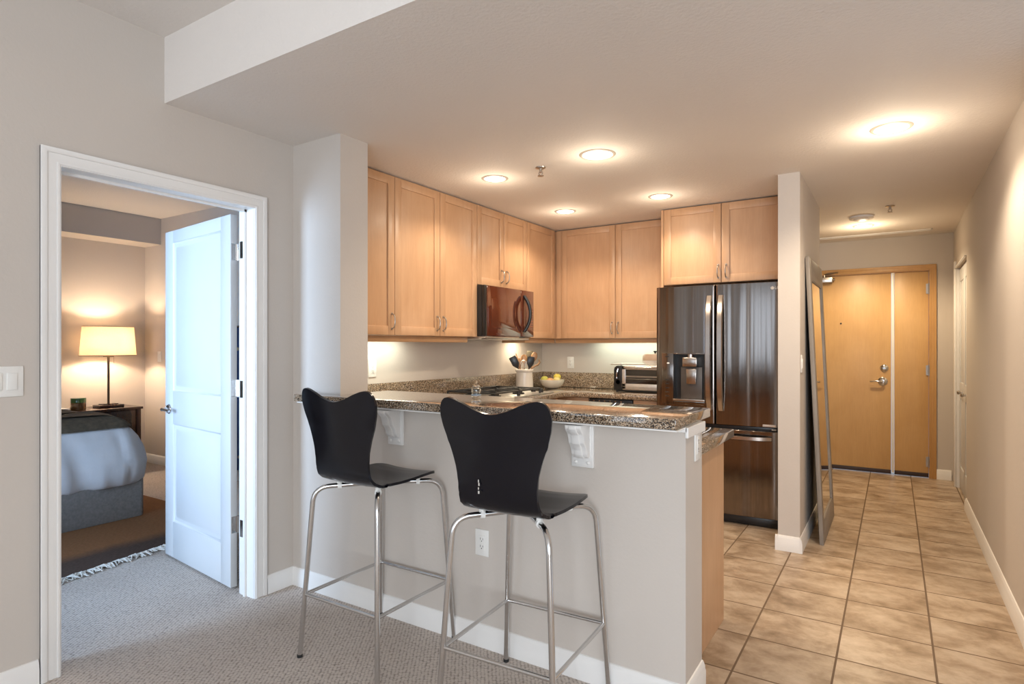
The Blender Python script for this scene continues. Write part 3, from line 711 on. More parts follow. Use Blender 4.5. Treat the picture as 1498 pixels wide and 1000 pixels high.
ld = build('door', fdoor(FX0, FXS-.003, .735, 1.787, (-1.545,-1.205,.872,1.268)), m_fridge, t, 40); ld['label'] = 'left refrigerator door with dispenser'
rd = build('door', fdoor(FXS+.003, FX1, .735, 1.787), m_fridge, t, 40); rd['label'] = 'right refrigerator door with logo'
dr = build('drawer', fdoor(FX0, FX1, .075, .705), m_fridge, t, 40); dr['label'] = 'freezer drawer'
b = MB(); b.box(FX0+.006,FX1-.006,4.66,4.73,.703,.737,.002); build('seal', b, m_dark, t, 30)
b = MB(); b.box(FX0+.01,FX1-.006,4.665,4.75,.004,.072,.003); build('kick_grille', b, m_dark, t, 30)
def bowed(x, z0, z1, off):
    pts = []
    for k in range(17):
        a = -1+k/8; e = max(0, 1-a**4)
        pts.append((x, 4.622-off*e-.002, (z0+z1)/2+a*(z1-z0)/2))
    return pts
def bar_handle(pts, wd, th, horiz=False):
    loops = []
    for x, y_, z in pts:
        if horiz: loops.append([(x,y_-th,z-wd*.35),(x,y_-th,z+wd*.35),(x,y_-th*.3,z+wd/2),(x,y_+th*.5,z+wd*.45),(x,y_+th*.5,z-wd*.45),(x,y_-th*.3,z-wd/2)])
        else: loops.append([(x-wd*.35,y_-th,z),(x+wd*.35,y_-th,z),(x+wd/2,y_-th*.3,z),(x+wd*.45,y_+th*.5,z),(x-wd*.45,y_+th*.5,z),(x-wd/2,y_-th*.3,z)])
    mb = MB(); mb.rings(loops); return mb
build('handle', bar_handle(bowed(FXS-.042,.84,1.705,.05), .044, .014), m_fhandle, ld, 40)
build('handle', bar_handle(bowed(FXS+.042,.84,1.705,.05), .044, .014), m_fhandle, rd, 40)
pts = []
for k in range(17):
    a = -1+k/8; pts.append(((FX0+FX1)/2+a*.40, 4.622-.045*max(0,1-a**6)-.004, .655))
build('handle', bar_handle(pts, .034, .014, True), m_fhandle, dr, 40)
# dispenser
b = MB(); x0,x1,z0,z1 = -1.545,-1.205,.872,1.268; xm = -1.452; yf = 4.626
b.box(x0,xm,yf-.012,4.66,z0,z1,.003); b.box(xm,x1,4.69,4.705,z0,z1); b.box(x1-.008,x1,yf-.008,4.70,z0,z1,.002); b.box(xm,x1,yf-.008,4.70,z1-.008,z1,.002); b.box(xm,x1,yf-.006,4.70,z0,z0+.03,.003)
d = build('dispenser', b, m_fridge, ld, 30); d['label'] = 'dark ice and water dispenser niche'
b = MB(); b.box(xm+.001,x1-.008,4.684,4.6895,z0+.03,z1-.01); b.box(xm-.0005,xm+.004,yf,4.688,z0+.03,z1-.01); build('niche', b, m_dark, ld, 0)
b = MB(); b.box(-1.385,-1.275,yf+.0,4.684,1.165,1.235,.005); b.cyl((-1.33,4.66,1.235),(-1.33,4.66,1.262),.028,16); build('nozzle', b, m_fhandle, ld, 30)
b = MB(); b.prism([(-1.358,1.03),(-1.287,1.03),(-1.283,1.145),(-1.362,1.145)], 4.645, 4.655, 'uwv', .003); build('paddle', b, m_fhandle, ld, 30)
b = MB(); b.box(-1.41,-1.245,4.672,4.684,z0+.035,1.16,.002); build('back_panel', b, m_fridge_side, ld, 30)
b = MB(); b.box(xm+.0,x1-.004,yf-.022,4.688,z0+.026,z0+.044,.004); build('drip_tray', b, m_fhandle, ld, 30)
yq = yf-.0125
for z in (.93,.962,.994,1.026,1.058,1.238):
    b = MB(); b.box(-1.515,-1.485,yq-.0006,yq+.001,z,z+.006); build('mark', b, m_slot, ld, 0)
b = MB(); b.sphere((-1.492,yq,1.19),.009,1.2,.3,.7); build('button', b, m_plate, ld, 40)
# logo and small label on the right door
def text_mesh(txt, size, depth):
    cu = bpy.data.curves.new('lettering', 'FONT'); cu.body = txt; cu.size = size; cu.extrude = depth; cu.align_x = 'CENTER'; cu.align_y = 'CENTER'
    o = bpy.data.objects.new('lettering', cu); COL.objects.link(o); dg = bpy.context.evaluated_depsgraph_get()
    me = bpy.data.meshes.new_from_object(o.evaluated_get(dg)); bpy.data.objects.remove(o); bpy.data.curves.remove(cu); return me
b = MB(facing((-.7235,4.6285,1.741),'-y')); me = text_mesh('LG', .026, .0012)
b.bm.from_mesh(me); b.bm.transform(Matrix.Translation((.0195,0,0))); b.bm.transform(b.M)
for k in range(1): 
    b.torus((-.012,0,.001),.0105,.0018,'z',24,6); b.lathe([(0,0),(.0085,0),(.0085,.0015),(0,.002)],(-.012,0,0),20)
m_logo = simple('pale_logo', (.78,.76,.73), .35)
lg = build('logo', b, m_logo, rd, 30); lg['label'] = 'small pale round emblem and letters'
b = MB(); b.box(-.800,-.712,4.6195,4.6235,.742,.757,.001); build('label_plate', b, m_steel, rd, 0)
b = MB(); b.box(-.745,-.715,4.6575,4.661,.712,.722,.001); build('badge', b, m_plate, dr, 0)

# ------------------------------------------------------------------ microwave
t = thing('microwave', 'dark red brown over the range microwave with black bow handle', 'microwave', (-2.87,4.18,1.395))
XM = -2.68
m_mw = simple('dark_tinted_glass', (.085,.020,.010), .06, .0, var=.05, coat=1, coat_rough=.02, spec=.8)
b = MB(); b.box(-3.06,XM-.03,3.806,4.556,1.398,1.804,.004); build('body', b, m_dark, t, 30)
b = MB(); b.box(XM-.028,XM,3.838,4.34,1.402,1.802,.006); dd = build('door', b, m_mw, t, 30)
b = MB(); b.box(XM-.004,XM+.001,3.90,4.26,1.47,1.70,.002); build('window', b, simple('tinted_window', (.10,.028,.014), .05, 0, coat=1, coat_rough=.02), dd, 30)
b = MB(); b.box(XM-.028,XM,4.343,4.556,1.402,1.802,.006); cp = build('control_panel', b, m_mw, t, 30)
b = MB()
for r in range(8):
    for c_ in range(3): b.box(XM-.0005,XM+.0008,4.49+c_*.018,4.502+c_*.018,1.49+r*.022,1.498+r*.022)
build('buttons', b, simple('keypad', (.34,.12,.06), .4), cp, 0)
b = MB(); b.box(XM-.03,XM-.001,3.808,3.836,1.402,1.802,.004); build('side_strip', b, m_dark, t, 30)
b = MB(); b.tube([(XM+.004+.045*max(0,1-abs(a)**2.2), 4.385+.03*(1-a*a), 1.60+a*.155) for a in [-1+k/10 for k in range(21)]], [.012]+[.014]*19+[.012], 12); build('handle', b, m_dark, t, 50)
b = MB(); b.box(-3.04,XM-.04,3.82,4.54,1.376,1.397,.004); b.box(XM-.09,XM+.01,3.80,4.30,1.388,1.398,.002); build('underside', b, m_steel, t, 30)

# ------------------------------------------------------------------ cooktop
t = thing('gas_cooktop', 'stainless gas cooktop with black iron grates below the microwave', 'cooktop', (-2.75,4.12,CT))
b = MB(); b.box(-3.01,-2.50,3.70,4.60,CT+.0005,CT+.010,.004); build('pan', b, m_steel, t, 30)
for y0, y1 in ((3.73,4.06),(4.08,4.41)):
    b = MB(); z = CT+.05; x0, x1 = -2.985, -2.535
    for p in (((x0,y0,z),(x1,y0,z)),((x0,y1,z),(x1,y1,z)),((x0,y0,z),(x0,y1,z)),((x1,y0,z),(x1,y1,z)),((x0,(y0+y1)/2,z),(x1,(y0+y1)/2,z)),(((x0+x1)/2,y0,z),((x0+x1)/2,y1,z))): b.tube(p, .0075, 8)
    for cxx in (x0+.11, x1-.11):
        for k in range(4):
            a = PI/4+k*PI/2; b.tube([(cxx+.035*math.cos(a),(y0+y1)/2+.035*math.sin(a),z+.004),(cxx+.12*math.cos(a),(y0+y1)/2+.12*math.sin(a),z)], .006, 6)
    for xx in (x0,x1):
        for yy in (y0,y1): b.tube([(xx,yy,z),(xx,yy,CT+.011)], .009, 8)
    build('grate', b, m_black_iron, t, 50)
    for cxx in (x0+.11, x1-.11):
        b = MB(); b.lathe([(0,0),(.05,0),(.048,.012),(.034,.014),(.034,.024),(.03,.028),(0,.029)], (cxx,(y0+y1)/2,CT+.009), 24); build('burner', b, m_black_iron, t, 40)
for x, y in ((-2.875,4.545),(-2.79,4.53),(-2.66,4.515),(-2.575,4.50)):
    b = MB(); b.lathe([(0,0),(.02,0),(.021,.006),(.018,.028),(.015,.032),(0,.033)], (x,y,CT+.009), 20); b.box(x-.004,x+.004,y-.018,y+.018,CT+.03,CT+.045,.003); build('knob', b, m_dark, t, 40)

# ------------------------------------------------------------------ crock of utensils
cx_, cy_ = -2.925, 4.80
o = MB(); o.lathe([(0,0),(.078,0),(.083,.004),(.081,.08),(.077,.15),(.077,.165),(.086,.172),(.088,.186),(.083,.194),(.076,.19),(.071,.16),(.075,.02),(0,.015)], (cx_,cy_,CT), 40)
tag(build('utensil_crock', o, m_stoneware, None, 40), 'cream stoneware utensil crock beside the cooktop', 'crock')
m_spoon = wood('spoon_wood', (.24,.12,.05), (.32,.17,.075), (.40,.22,.10))
m_olive = simple('dark_olive_silicone', (.075,.055,.028), .5)
def utensil(name, label, ax, ay, L, mat, headmat, kind, lean, off):
    """stands in the crock: foot near the crock bottom, leaning outwards; view direction is about (-.55,.84)"""
    base_ = Vector((cx_+ax*.034, cy_+ay*.034, CT+.03)); d = Vector((lean[0], lean[1], 1)).normalized(); top = base_ + d*L
    t = thing(name, label, 'utensil', base_, 0, 'utensils in the crock')
    hs = base_ + d*(L*.66)
    b = MB(); b.tube([base_, base_+d*L*.3, hs], [.006,.0055,.0065], 8); build('handle', b, mat, t, 50)
    side = Vector((.835,.55,0)).normalized(); side = (side - d*side.dot(d)).normalized(); nrm = d.cross(side)
    M = Matrix(((side.x,d.x,nrm.x,hs.x),(side.y,d.y,nrm.y,hs.y),(side.z,d.z,nrm.z,hs.z),(0,0,0,1))); h = L*.34
    b = MB(M)
    if kind == 'spoon':
        b.rings([[(math.cos(2*PI*k/14)*wd, v, math.sin(2*PI*k/14)*.007+.004*(1 if wd>.02 else 0)) for k in range(14)] for v, wd in ((-.01,.006),(h*.2,.012),(h*.45,.026),(h*.7,.030),(h*.9,.022),(h,.006))])
    elif kind == 'spatula':
        b.prism([(-.010,-.01),(.010,-.01),(.032,h*.3),(.034,h*.85),(.026,h),(-.026,h),(-.034,h*.85),(-.032,h*.3)], -.003, .003, 'uvw', .001)
    elif kind == 'slotted':
        b.prism([(-.010,-.01),(.010,-.01),(.034,h*.25),(.034,h),(-.034,h),(-.034,h*.25)], -.0025, .0025, 'uvw', .001)
    elif kind == 'whisk':
        for k in range(6):
            a = PI*k/6; b.tube([(math.cos(a)*q*.028, v, math.sin(a)*q*.028) for q, v in ((.1,0),(.7,h*.35),(1,h*.65),(.75,h*.9),(0,h),(-.75,h*.9),(-1,h*.65),(-.7,h*.35),(-.1,0))], .0013, 5)
    elif kind == 'paddle':
        b.prism([(-.009,-.01),(.009,-.01),(.026,h*.4),(.028,h),(-.022,h),(-.024,h*.4)], -.004, .004, 'uvw', .0015)
    elif kind == 'stick':
        b.tube([(0,-.01,0),(0,h*.5,0),(0,h,0)], [.006,.007,.004], 8)
    elif kind == 'ladle':
        b.tube([(0,-.01,0),(.012,h*.3,0),(.030,h*.5,0),(.034,h*.8,0),(.015,h,0)], [.006,.008,.010,.009,.005], 8)
    ho = build('head', b, headmat, t, 50)
    if kind == 'slotted':
        b = MB(M)
        for k in range(4): b.box(-.022,-.008,h*(.36+.15*k),h*(.36+.15*k)+.008,.002,.0032,.0005)
        build('slots', b, m_plate, ho, 0)
utensil('slotted_turner', 'black slotted turner leaning out at the left of the crock', .75,.5, .315, m_dark, m_dark, 'slotted', (-.44,-.30), 0)
utensil('wooden_spoon', 'thin wooden stick spoon leaning left behind the slotted turner', -.2,.9, .32, m_spoon, m_spoon, 'stick', (-.27,-.12), 0)
utensil('wooden_paddle', 'narrow wooden paddle standing left of the crock middle', -.6,-.9, .265, m_spoon, m_spoon, 'paddle', (-.12,.02), 0)
utensil('wooden_spoon', 'round headed wooden spoon in the middle of the crock', -.1,.35, .30, m_spoon, m_spoon, 'spoon', (-.03,.0), 0)
utensil('wire_whisk', 'steel wire whisk at the front of the crock', .35,-.95, .25, m_steel, m_steel, 'whisk', (.02,-.06), 0)
utensil('silicone_spatula', 'dark olive spatula standing tallest at the back of the crock', .35,1.1, .335, m_olive, m_olive, 'spatula', (.02,.10), 0)
utensil('silicone_spatula', 'wide black spatula on the right of the crock', .95,-.55, .285, m_dark, m_dark, 'spatula', (.15,.08), 0)
utensil('wooden_spoon', 'wooden spoon rising above the wide black spatula', .5,.55, .33, m_spoon, m_spoon, 'spoon', (.20,.14), 0)
utensil('curved_ladle', 'curved wooden ladle leaning out at the right of the crock', -.75,-.2, .30, m_spoon, m_spoon, 'ladle', (.50,.28), 0)

# ------------------------------------------------------------------ bowl of fruit
bx, by = -2.80, 5.11
o = MB(); o.lathe([(0,.004),(.045,0),(.07,.004),(.10,.03),(.118,.06),(.122,.083),(.118,.084),(.112,.062),(.094,.034),(.06,.012),(0,.010)], (bx,by,CT), 40)
tag(build('fruit_bowl', o, m_bowl, None, 50), 'white fruit bowl on the corner of the worktop', 'bowl')
def fruit(name, label, x, y, z, r, col, sz=.92, cat='fruit'):
    M_ = simple(name+'_skin', col, .45, var=.16, scale=25, bump=.1)
    t = thing(name, label, cat, (x,y,z-r), 0, 'fruit in the white bowl')
    b = MB(); b.lathe([(0,-.86*sz*r),(.18*r,-.93*sz*r),(.5*r,-.82*sz*r),(.85*r,-.45*sz*r),(1.0*r,.05*sz*r),(.9*r,.5*sz*r),(.58*r,.86*sz*r),(.22*r,.95*sz*r),(0,.85*sz*r)], (x,y,z), 22); build('flesh', b, M_, t, 60)
    b = MB(); b.tube([(x,y,z+.82*sz*r),(x+.002,y,z+1.08*sz*r)], .002, 6); build('stem', b, m_spoon, t, 40)
fruit('green_apple', 'green yellow apple at the left rim of the bowl', bx-.066, by-.030, CT+.083, .037, (.42,.40,.07))
fruit('peach', 'pinkish peach low in the middle of the bowl', bx-.006, by-.028, CT+.068, .036, (.62,.33,.15))
fruit('yellow_apple', 'yellow apple topmost in the bowl at the right', bx+.030, by+.05, CT+.105, .037, (.58,.46,.07))
fruit('yellow_apple', 'pale yellow apple low at the right front of the bowl', bx+.058, by-.012, CT+.078, .036, (.64,.50,.18))

# ------------------------------------------------------------------ toaster oven and things on it
t = thing('toaster_oven', 'steel toaster oven with black end beside the refrigerator', 'toaster oven', (-1.85,5.1,CT))
ox0, ox1, oyf = -2.105, -1.66, 4.985
b = MB(); b.box(ox0+.07,ox1,oyf+.012,5.30,CT+.02,1.155,.008); build('housing', b, m_steel, t, 30)
b = MB(); b.prism([(ox0,CT+.018),(ox0+.074,CT+.018),(ox0+.074,1.15),(ox0+.03,1.15),(ox0+.006,1.135),(ox0,1.11)], oyf, 5.29, 'uwv', .004); build('end_panel', b, m_dark, t, 30)
b = MB(); b.lathe([(0,.0),(.020,.0),(.018,-.018),(0,-.02)], (0,0,0), 20); b.bm.transform(Matrix.Translation((ox0+.038,oyf,1.005)) @ Matrix.Rotation(-PI/2,4,'X') @ Matrix.Diagonal((1,1,-1,1))); build('knob', b, m_dark, t, 40)
b = MB(); b.tube([(ox0+.03,oyf-.004,1.04),(ox0+.034,oyf-.014,1.08),(ox0+.042,oyf-.004,1.125)], .007, 8); build('grip', b, m_chrome, t, 40)
b = MB(); x0, x1, z0, z1 = ox0+.076, ox1-.002, CT+.03, 1.15
b.box(x0,x0+.035,oyf,oyf+.012,z0,z1,.003); b.box(x1-.03,x1,oyf,oyf+.012,z0,z1,.003); b.box(x0,x1,oyf,oyf+.012,z0,z0+.048,.003); b.box(x0,x1,oyf,oyf+.012,z1-.034,z1,.003); b.box(x0,x1,oyf-.004,oyf+.002,z0+.022,z0+.025,.001)
do = build('door', b, m_steel, t, 30)
b = MB(); b.box(x0+.03,x1-.025,oyf+.004,oyf+.010,z0+.04,z1-.03); build('window', b, simple('oven_glass', (.012,.007,.005), .05, coat=1), do, 0)
b = MB(); b.tube([(x0+.03,oyf-.03,z1-.012),(x1-.02,oyf-.03,z1-.012)], .007, 10); b.cyl((x0+.04,oyf-.03,z1-.012),(x0+.04,oyf,z1-.012),.005); b.cyl((x1-.03,oyf-.03,z1-.012),(x1-.03,oyf,z1-.012),.005); build('handle', b, m_chrome, do, 50)
b = MB(); b.box(x0+.035,x1-.03,oyf+.0025,oyf+.0045,z0+.105,z0+.118); b.tube([(x0+.035,oyf+.002,z0+.09),(x1-.03,oyf+.002,z0+.09)], .0025, 6); build('rack', b, m_nickel, do, 0)
b = MB()
for xx in (ox0+.02, ox1-.03):
    for yy in (oyf+.03, 5.26): b.cyl((xx,yy,CT),(xx,yy,CT+.022),.012,10)
b.box(ox0+.03,ox1-.01,oyf+.02,5.28,CT+.008,CT+.022); build('foot', b, m_dark, t, 30)
o = MB(); o.box(ox0-.045,ox1-.04,5.02,5.27,1.1565,1.160,.001); o.tube([(ox0-.045,5.02,1.162),(ox1-.04,5.02,1.162),(ox1-.04,5.27,1.162),(ox0-.045,5.27,1.162)], .004, 6, closed=True)
tag(build('baking_tray', o, m_steel, None, 40), 'thin steel tray lying on the toaster oven', 'tray')
t = thing('lidded_dish', 'beige lidded dish with dark knob standing on the toaster oven', 'dish', (-1.77,5.13,1.166))
b = MB(); b.lathe([(0,0),(.085,0),(.10,.012),(.103,.03),(0,.03)], (-1.775,5.13,1.1665), 32, 1.12, .8); build('dish', b, m_stoneware, t, 40)
b = MB(); b.lathe([(.103,.031),(.104,.038),(.098,.07),(.088,.086),(.04,.092),(0,.093)], (-1.775,5.13,1.1665), 32, 1.12, .8); ld_ = build('lid', b, simple('beige_lid', (.46,.33,.235), .35), t, 40)
b = MB(); b.lathe([(0,.09),(.010,.092),(.008,.10),(.016,.106),(.016,.114),(0,.118)], (-1.775,5.13,1.1665), 18); build('knob', b, m_dark, ld_, 40)

# ------------------------------------------------------------------ baby bottle on the bar
t = thing('glass_bottle', 'small clear bottle standing on the bar behind the stool with the scratched back', 'bottle', (-1.72,2.37,1.07))
b = MB(); b.lathe([(0,.0),(.021,0),(.024,.003),(.024,.012),(.021,.02),(.022,.028),(.0245,.036),(.022,.046),(.0175,.052),(.0155,.052),(.020,.045),(.022,.036),(.019,.027),(.019,.02),(.0215,.011),(.0195,.004),(0,.003)], (-1.72,2.37,1.0705), 28); build('body', b, m_glass, t, 60)
b = MB(); b.lathe([(.0182,.052),(.0185,.058),(.013,.064),(.008,.07),(.0075,.080),(.004,.085),(0,.086)], (-1.72,2.37,1.0705), 24); build('teat', b, m_glass, t, 60)
b = MB(); b.lathe([(.0243,.013),(.0246,.014),(.0225,.019),(.0222,.018)], (-1.72,2.37,1.0705), 28, 1.02, 1.02); build('band', b, simple('blue_band', (.28,.36,.46), .4), t, 40)

# ------------------------------------------------------------------ leaning mirror
t = thing('leaning_mirror', 'tall taupe framed mirror leaning on the narrow wall in the hall', 'mirror', (-.40,4.89,0))
my0, my1, mh, mth = 4.46, 5.285, 1.93, .026
tilt = math.atan2(.088, mh)
Mm = Matrix.Translation((-.391,0,0)) @ Matrix.Rotation(-tilt, 4, 'Y')      # local x out of the glass, z up the frame
fw = .085
b = MB(Mm); b.box(-mth,0,my0,my0+fw,0,mh,.003); b.box(-mth,0,my1-fw,my1,0,mh,.003); b.box(-mth,0,my0+fw,my1-fw,0,.15,.003); b.box(-mth,0,my0+fw,my1-fw,mh-.15,mh,.003)
for a in ((my0+fw,my0+fw+.008,.15,mh-.15),(my1-fw-.008,my1-fw,.15,mh-.15),(my0+fw,my1-fw,.15,.158),(my0+fw,my1-fw,mh-.158,mh-.15)): b.box(-.012,-.002,a[0],a[1],a[2],a[3],.001)
build('frame', b, m_taupe_frame, t, 30)
b = MB(Mm); b.box(-.012,-.009,my0+fw-.004,my1-fw+.004,.146,mh-.146); build('glass', b, m_mirror, t, 0)
b = MB(Mm); b.box(-mth-.003,-.0125,my0+.01,my1-.01,.01,mh-.01); build('backing', b, m_dark, t, 0)

# ------------------------------------------------------------------ bar stools (built once at the origin, sitter faces +y)
def make_stool(label, loc, rot):
    t = thing('bar_stool', label, 'stool', (0,0,0), 0, 'black bar stools at the granite bar')
    # seat shell: one bent sheet of plywood
    prof = [(.205,.748),(.195,.752),(.15,.757),(.09,.757),(.02,.753),(-.05,.750),(-.11,.751),(-.15,.757),(-.178,.770),(-.196,.790),(-.206,.815),(-.213,.85),(-.220,.90),(-.227,.95),(-.234,1.0),(-.242,1.05),(-.250,1.10)]
    hw = [.150,.162,.172,.178,.178,.172,.166,.162,.158,.156,.154,.153,.158,.172,.191,.208,.216]
    L = [0]
    for a, b_ in zip(prof, prof[1:]): L.append(L[-1]+math.hypot(b_[0]-a[0], b_[1]-a[1]))
    def at(l, arr):
        if l >= L[-1]:
            k = len(L)-2
        else:
            k = max(i for i in range(len(L)-1) if L[i] <= max(0,l))
        q = (l-L[k])/(L[k+1]-L[k]); return arr(k) + (arr(k+1)-arr(k))*q
    def top(s):
        a = abs(s); pts = [(0,0),(.12,.003),(.3,.014),(.5,.033),(.68,.047),(.8,.051),(.88,.047),(.94,.035),(.98,.016),(1,-.01)]
        for (p, v), (p2, v2) in zip(pts, pts[1:]):
            if a <= p2: return v + (v2-v)*(a-p)/(p2-p)
        return -.01
    NS, NT = 44, 64; Gd = []
    for i in range(NT+1):
        row = []
        for j in range(NS+1):
            s = -1+2*j/NS; s = math.sin(s*PI/2*.9)/math.sin(PI/2*.9)
            l0 = .03*max(0, (abs(s)-.72)/.28)**2; l1 = L[-1]+top(s)
            u = i/NT; l = l0+(l1-l0)*u
            wd = at(min(l, L[-1]), lambda k: hw[k]); y = at(l, lambda k: prof[k][0]); z = at(l, lambda k: prof[k][1])
            up = max(0, min(1, (z-.80)/.2)); seat = max(0, min(1, (.80-z)/.03))
            row.append((s*wd, y + .022*s*s*up, z + .010*s*s*seat*(1 if y > -.12 else .4)))
        Gd.append(row)
    b = MB(); b.sheet(Gd, .011); build('seat_shell', b, m_stool, t, 50)
    # two crossing pairs of legs
    fa, fb, ta, tb, zb, zt, hr = .228, .240, .191, .203, .655, .722, .267
    for sx, sy in ((-1,-1),(1,-1),(1,1),(-1,1)):
        foot, up = Vector((sx*fa, sy*fb, .006)), Vector((sx*ta, sy*tb, zb)); d = (up-foot).normalized()
        inn = Vector((-sx*ta, -sy*tb, 0)).normalized(); pts = [foot, foot.lerp(up,.5), up]
        corner = up + d*((zt-zb)/d.z)
        for k in range(1,9):
            q = k/8; a = up; c_ = corner + inn*.07; pts.append((1-q)**2*a + 2*q*(1-q)*corner + q*q*c_)
        pts.append(Vector((sx*.02, sy*.02, zt+.004*(1 if sx*sy>0 else -1)*1.2)))
        b = MB(); b.tube(pts, .0105, 14); lg_ = build('leg', b, m_chrome, t, 60, local=True)
        b = MB(); b.cyl((foot.x,foot.y,0),(foot.x,foot.y,.012),.0118,14); build('foot_cap', b, m_rubber, lg_, 40, local=True)
        b = MB(); p = Vector((sx*.115, sy*.122, zt)); b.tube([p-inn*.008,p+inn*.008], .0145, 14); b.box(p.x-.009,p.x+.009,p.y-.009,p.y+.009,zt+.006,zt+.024,.002); build('clip', b, m_plate, lg_, 40, local=True)
    r = [Vector((sx*(fa+(ta-fa)*hr/zb), sy*(fb+(tb-fb)*hr/zb), hr)) for sx, sy in ((-1,-1),(1,-1),(1,1),(-1,1))]
    for k in range(4): b = MB(); b.tube([r[k], r[(k+1)%4]], .0075, 12); build('footrest_bar', b, m_chrome, t, 60, local=True)
    return t
st = make_stool('black stool on chrome legs left of the other, nearest the bedroom door', None, 0)
S1, S2 = (-1.907,1.904,.002), (-1.134,1.878,.05)
st2 = dup(st, (S2[0],S2[1],0), S2[2], 'black stool with a white scratch on its back, nearest the open bar end')
st.location = (S1[0],S1[1],0); st.rotation_euler = (0,0,S1[2]); WM[st] = Matrix.Translation(st.location) @ Matrix.Rotation(S1[2],4,'Z')
b = MB()
for x, z, w_, h in ((-.062,.868,.004,.010),(-.060,.857,.005,.010),(-.062,.843,.004,.008),(-.061,.830,.006,.010)):
    b.box(x-w_/2,x+w_/2,-.2315,-.2295+.002*(z-.83)*0,z-h/2,z+h/2,.0008)
sc_ = build('scratch', b, m_scratch, st2, 0, local=True); sc_['label'] = 'white chipped scratch low on the seat back'

# ------------------------------------------------------------------ bedroom
def rrect(x0, x1, y0, y1, r, n=8):
    pts = []
    for cx, cy, a0 in ((x1-r,y1-r,0),(x0+r,y1-r,PI/2),(x0+r,y0+r,PI),(x1-r,y0+r,1.5*PI)):
        for k in range(n+1): a = a0+PI/2*k/n; pts.append((cx+r*math.cos(a), cy+r*math.sin(a)))
    return pts
def dense(pts, step=.035):
    out = []
    for i in range(len(pts)):
        a, b_ = Vector(pts[i]), Vector(pts[(i+1)%len(pts)]); n = max(1, int((b_-a).length/step))
        for k in range(n): out.append(a.lerp(b_, k/n))
    return out
t = thing('bed', 'bed with grey upholstered base and pale blue grey duvet', 'bed', (-6.0,1.6,0))
b = MB(); L0 = rrect(-7.1,-4.91,.78,2.385,.03,4)
b.rings([[(x,y,z) for x,y in rrect(-7.1+i,-4.91-i,.78+i,2.385-i,.03,4)] for i, z in ((.004,.0135),(0,.024),(0,.325),(.004,.338),(.015,.345))]); build('base', b, m_upholstery, t, 40)
def cloth(loops_def, fold, seed):
    base_ = dense(rrect(-7.08,-4.90,.78,2.40,.16,8), .022); n = len(base_); loops = []
    c0 = Vector((-6.0,1.59))
    for out, z, fa_ in loops_def:
        lp = []
        for k, p in enumerate(base_):
            q = base_[(k+1)%n]-base_[k-1]; nr = Vector((q.y,-q.x)).normalized()
            s = k*.022
            wv = (noise.noise(Vector((s*2.6, z*1.6, seed)))*1.0 + (.5-abs(noise.noise(Vector((s*5.5+z*2.2, z*1.2, seed+5))))*2.4)*.9 + noise.noise(Vector((s*14+z*5, z*5, seed+2)))*.28)
            v = p + nr*(out + fold*fa_*wv)
            lp.append((v.x, v.y, z + .012*fa_*noise.noise(Vector((s*3, seed+9, 0)))*(1 if z < .4 else .4)))
        loops.append(lp)
    return loops
b = MB(); b.rings(cloth([(-.10,.31,.3),(.005,.275,.8),(.03,.30,.9),(.042,.36,1.2),(.046,.43,1.1),(.036,.48,1),(.015,.55,.9),(-.015,.62,.7),(-.05,.675,.5),(-.10,.725,.3),(-.17,.76,.2),(-.27,.78,.1),(-.5,.787,.1)], .03, 3)); build('duvet', b, m_bedding, t, 60)
tag_ = MB(); tag_.rings(cloth([(-.075,.712,.3),(-.066,.704,.35),(-.056,.704,.35),(-.062,.720,.3),(-.088,.748,.2),(-.155,.782,.15),(-.25,.80,.1),(-.5,.807,.1)], .02, 3), False, True)
tag(build('throw_blanket', tag_, m_throw, None, 60), 'dark taupe throw spread over the top of the bed', 'blanket')
o = MB(); o.M = Matrix()
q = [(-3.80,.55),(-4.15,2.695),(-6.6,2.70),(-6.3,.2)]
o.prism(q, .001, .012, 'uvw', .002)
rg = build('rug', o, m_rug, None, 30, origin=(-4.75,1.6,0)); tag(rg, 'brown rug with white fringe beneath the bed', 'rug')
b = MB(); a_, b__ = Vector((-3.80,.55,0)), Vector((-4.15,2.695,0))
for k in range(330):
    p = a_.lerp(b__, (k+random.random())/330); L_ = .035+.045*random.random(); an = random.uniform(-.9,.9)
    d = Vector((1,.16,0)); d.rotate(Matrix.Rotation(an,3,'Z')); s = d.cross(Vector((0,0,1))); z = .006+.012*random.random()
    b.tube([p+Vector((-.012,0,.010)), p+d*L_*.5+s*random.uniform(-.01,.01)+Vector((0,0,z+.006)), p+d*L_+Vector((0,0,z*.4+.003))], [.004,.005,.003], 5)
fr = build('fringe', b, m_fringe, rg, 60); fr['kind'] = 'stuff'; fr['label'] = 'ragged white fringe'

t = thing('nightstand', 'dark walnut nightstand with slatted drawers beside the bed', 'nightstand', (-6.99,2.87,0))
b = MB(); b.box(-7.235,-6.76,2.46,3.27,.655,.68,.004); build('top', b, m_dark_wood, t, 30)
b = MB(); b.box(-7.22,-6.80,2.49,3.24,.10,.654); b.box(-6.83,-6.775,2.475,2.515,.0,.655,.003); b.box(-6.83,-6.775,3.21,3.255,.0,.655,.003); b.box(-7.22,-7.18,2.475,2.515,0,.655); b.box(-7.22,-7.18,3.21,3.255,0,.655); build('body', b, m_dark_wood, t, 30)
for y0, y1 in ((2.52,3.205),):
    for z0, z1 in ((.42,.645),(.13,.41)):
        b = MB(); b.box(-6.80,-6.785,y0,y1,z0,z1,.002)
        for k in range(5): b.box(-6.786,-6.778,y0+.03,y1-.03,z0+.03+k*(z1-z0-.06)/5,z0+.055+k*(z1-z0-.06)/5,.003)
        build('drawer', b, m_dark_wood, t, 30)
lx, ly, lz = -6.96, 3.02, .68
t = thing('table_lamp', 'lit table lamp with cream drum shade on the nightstand', 'lamp', (lx,ly,lz))
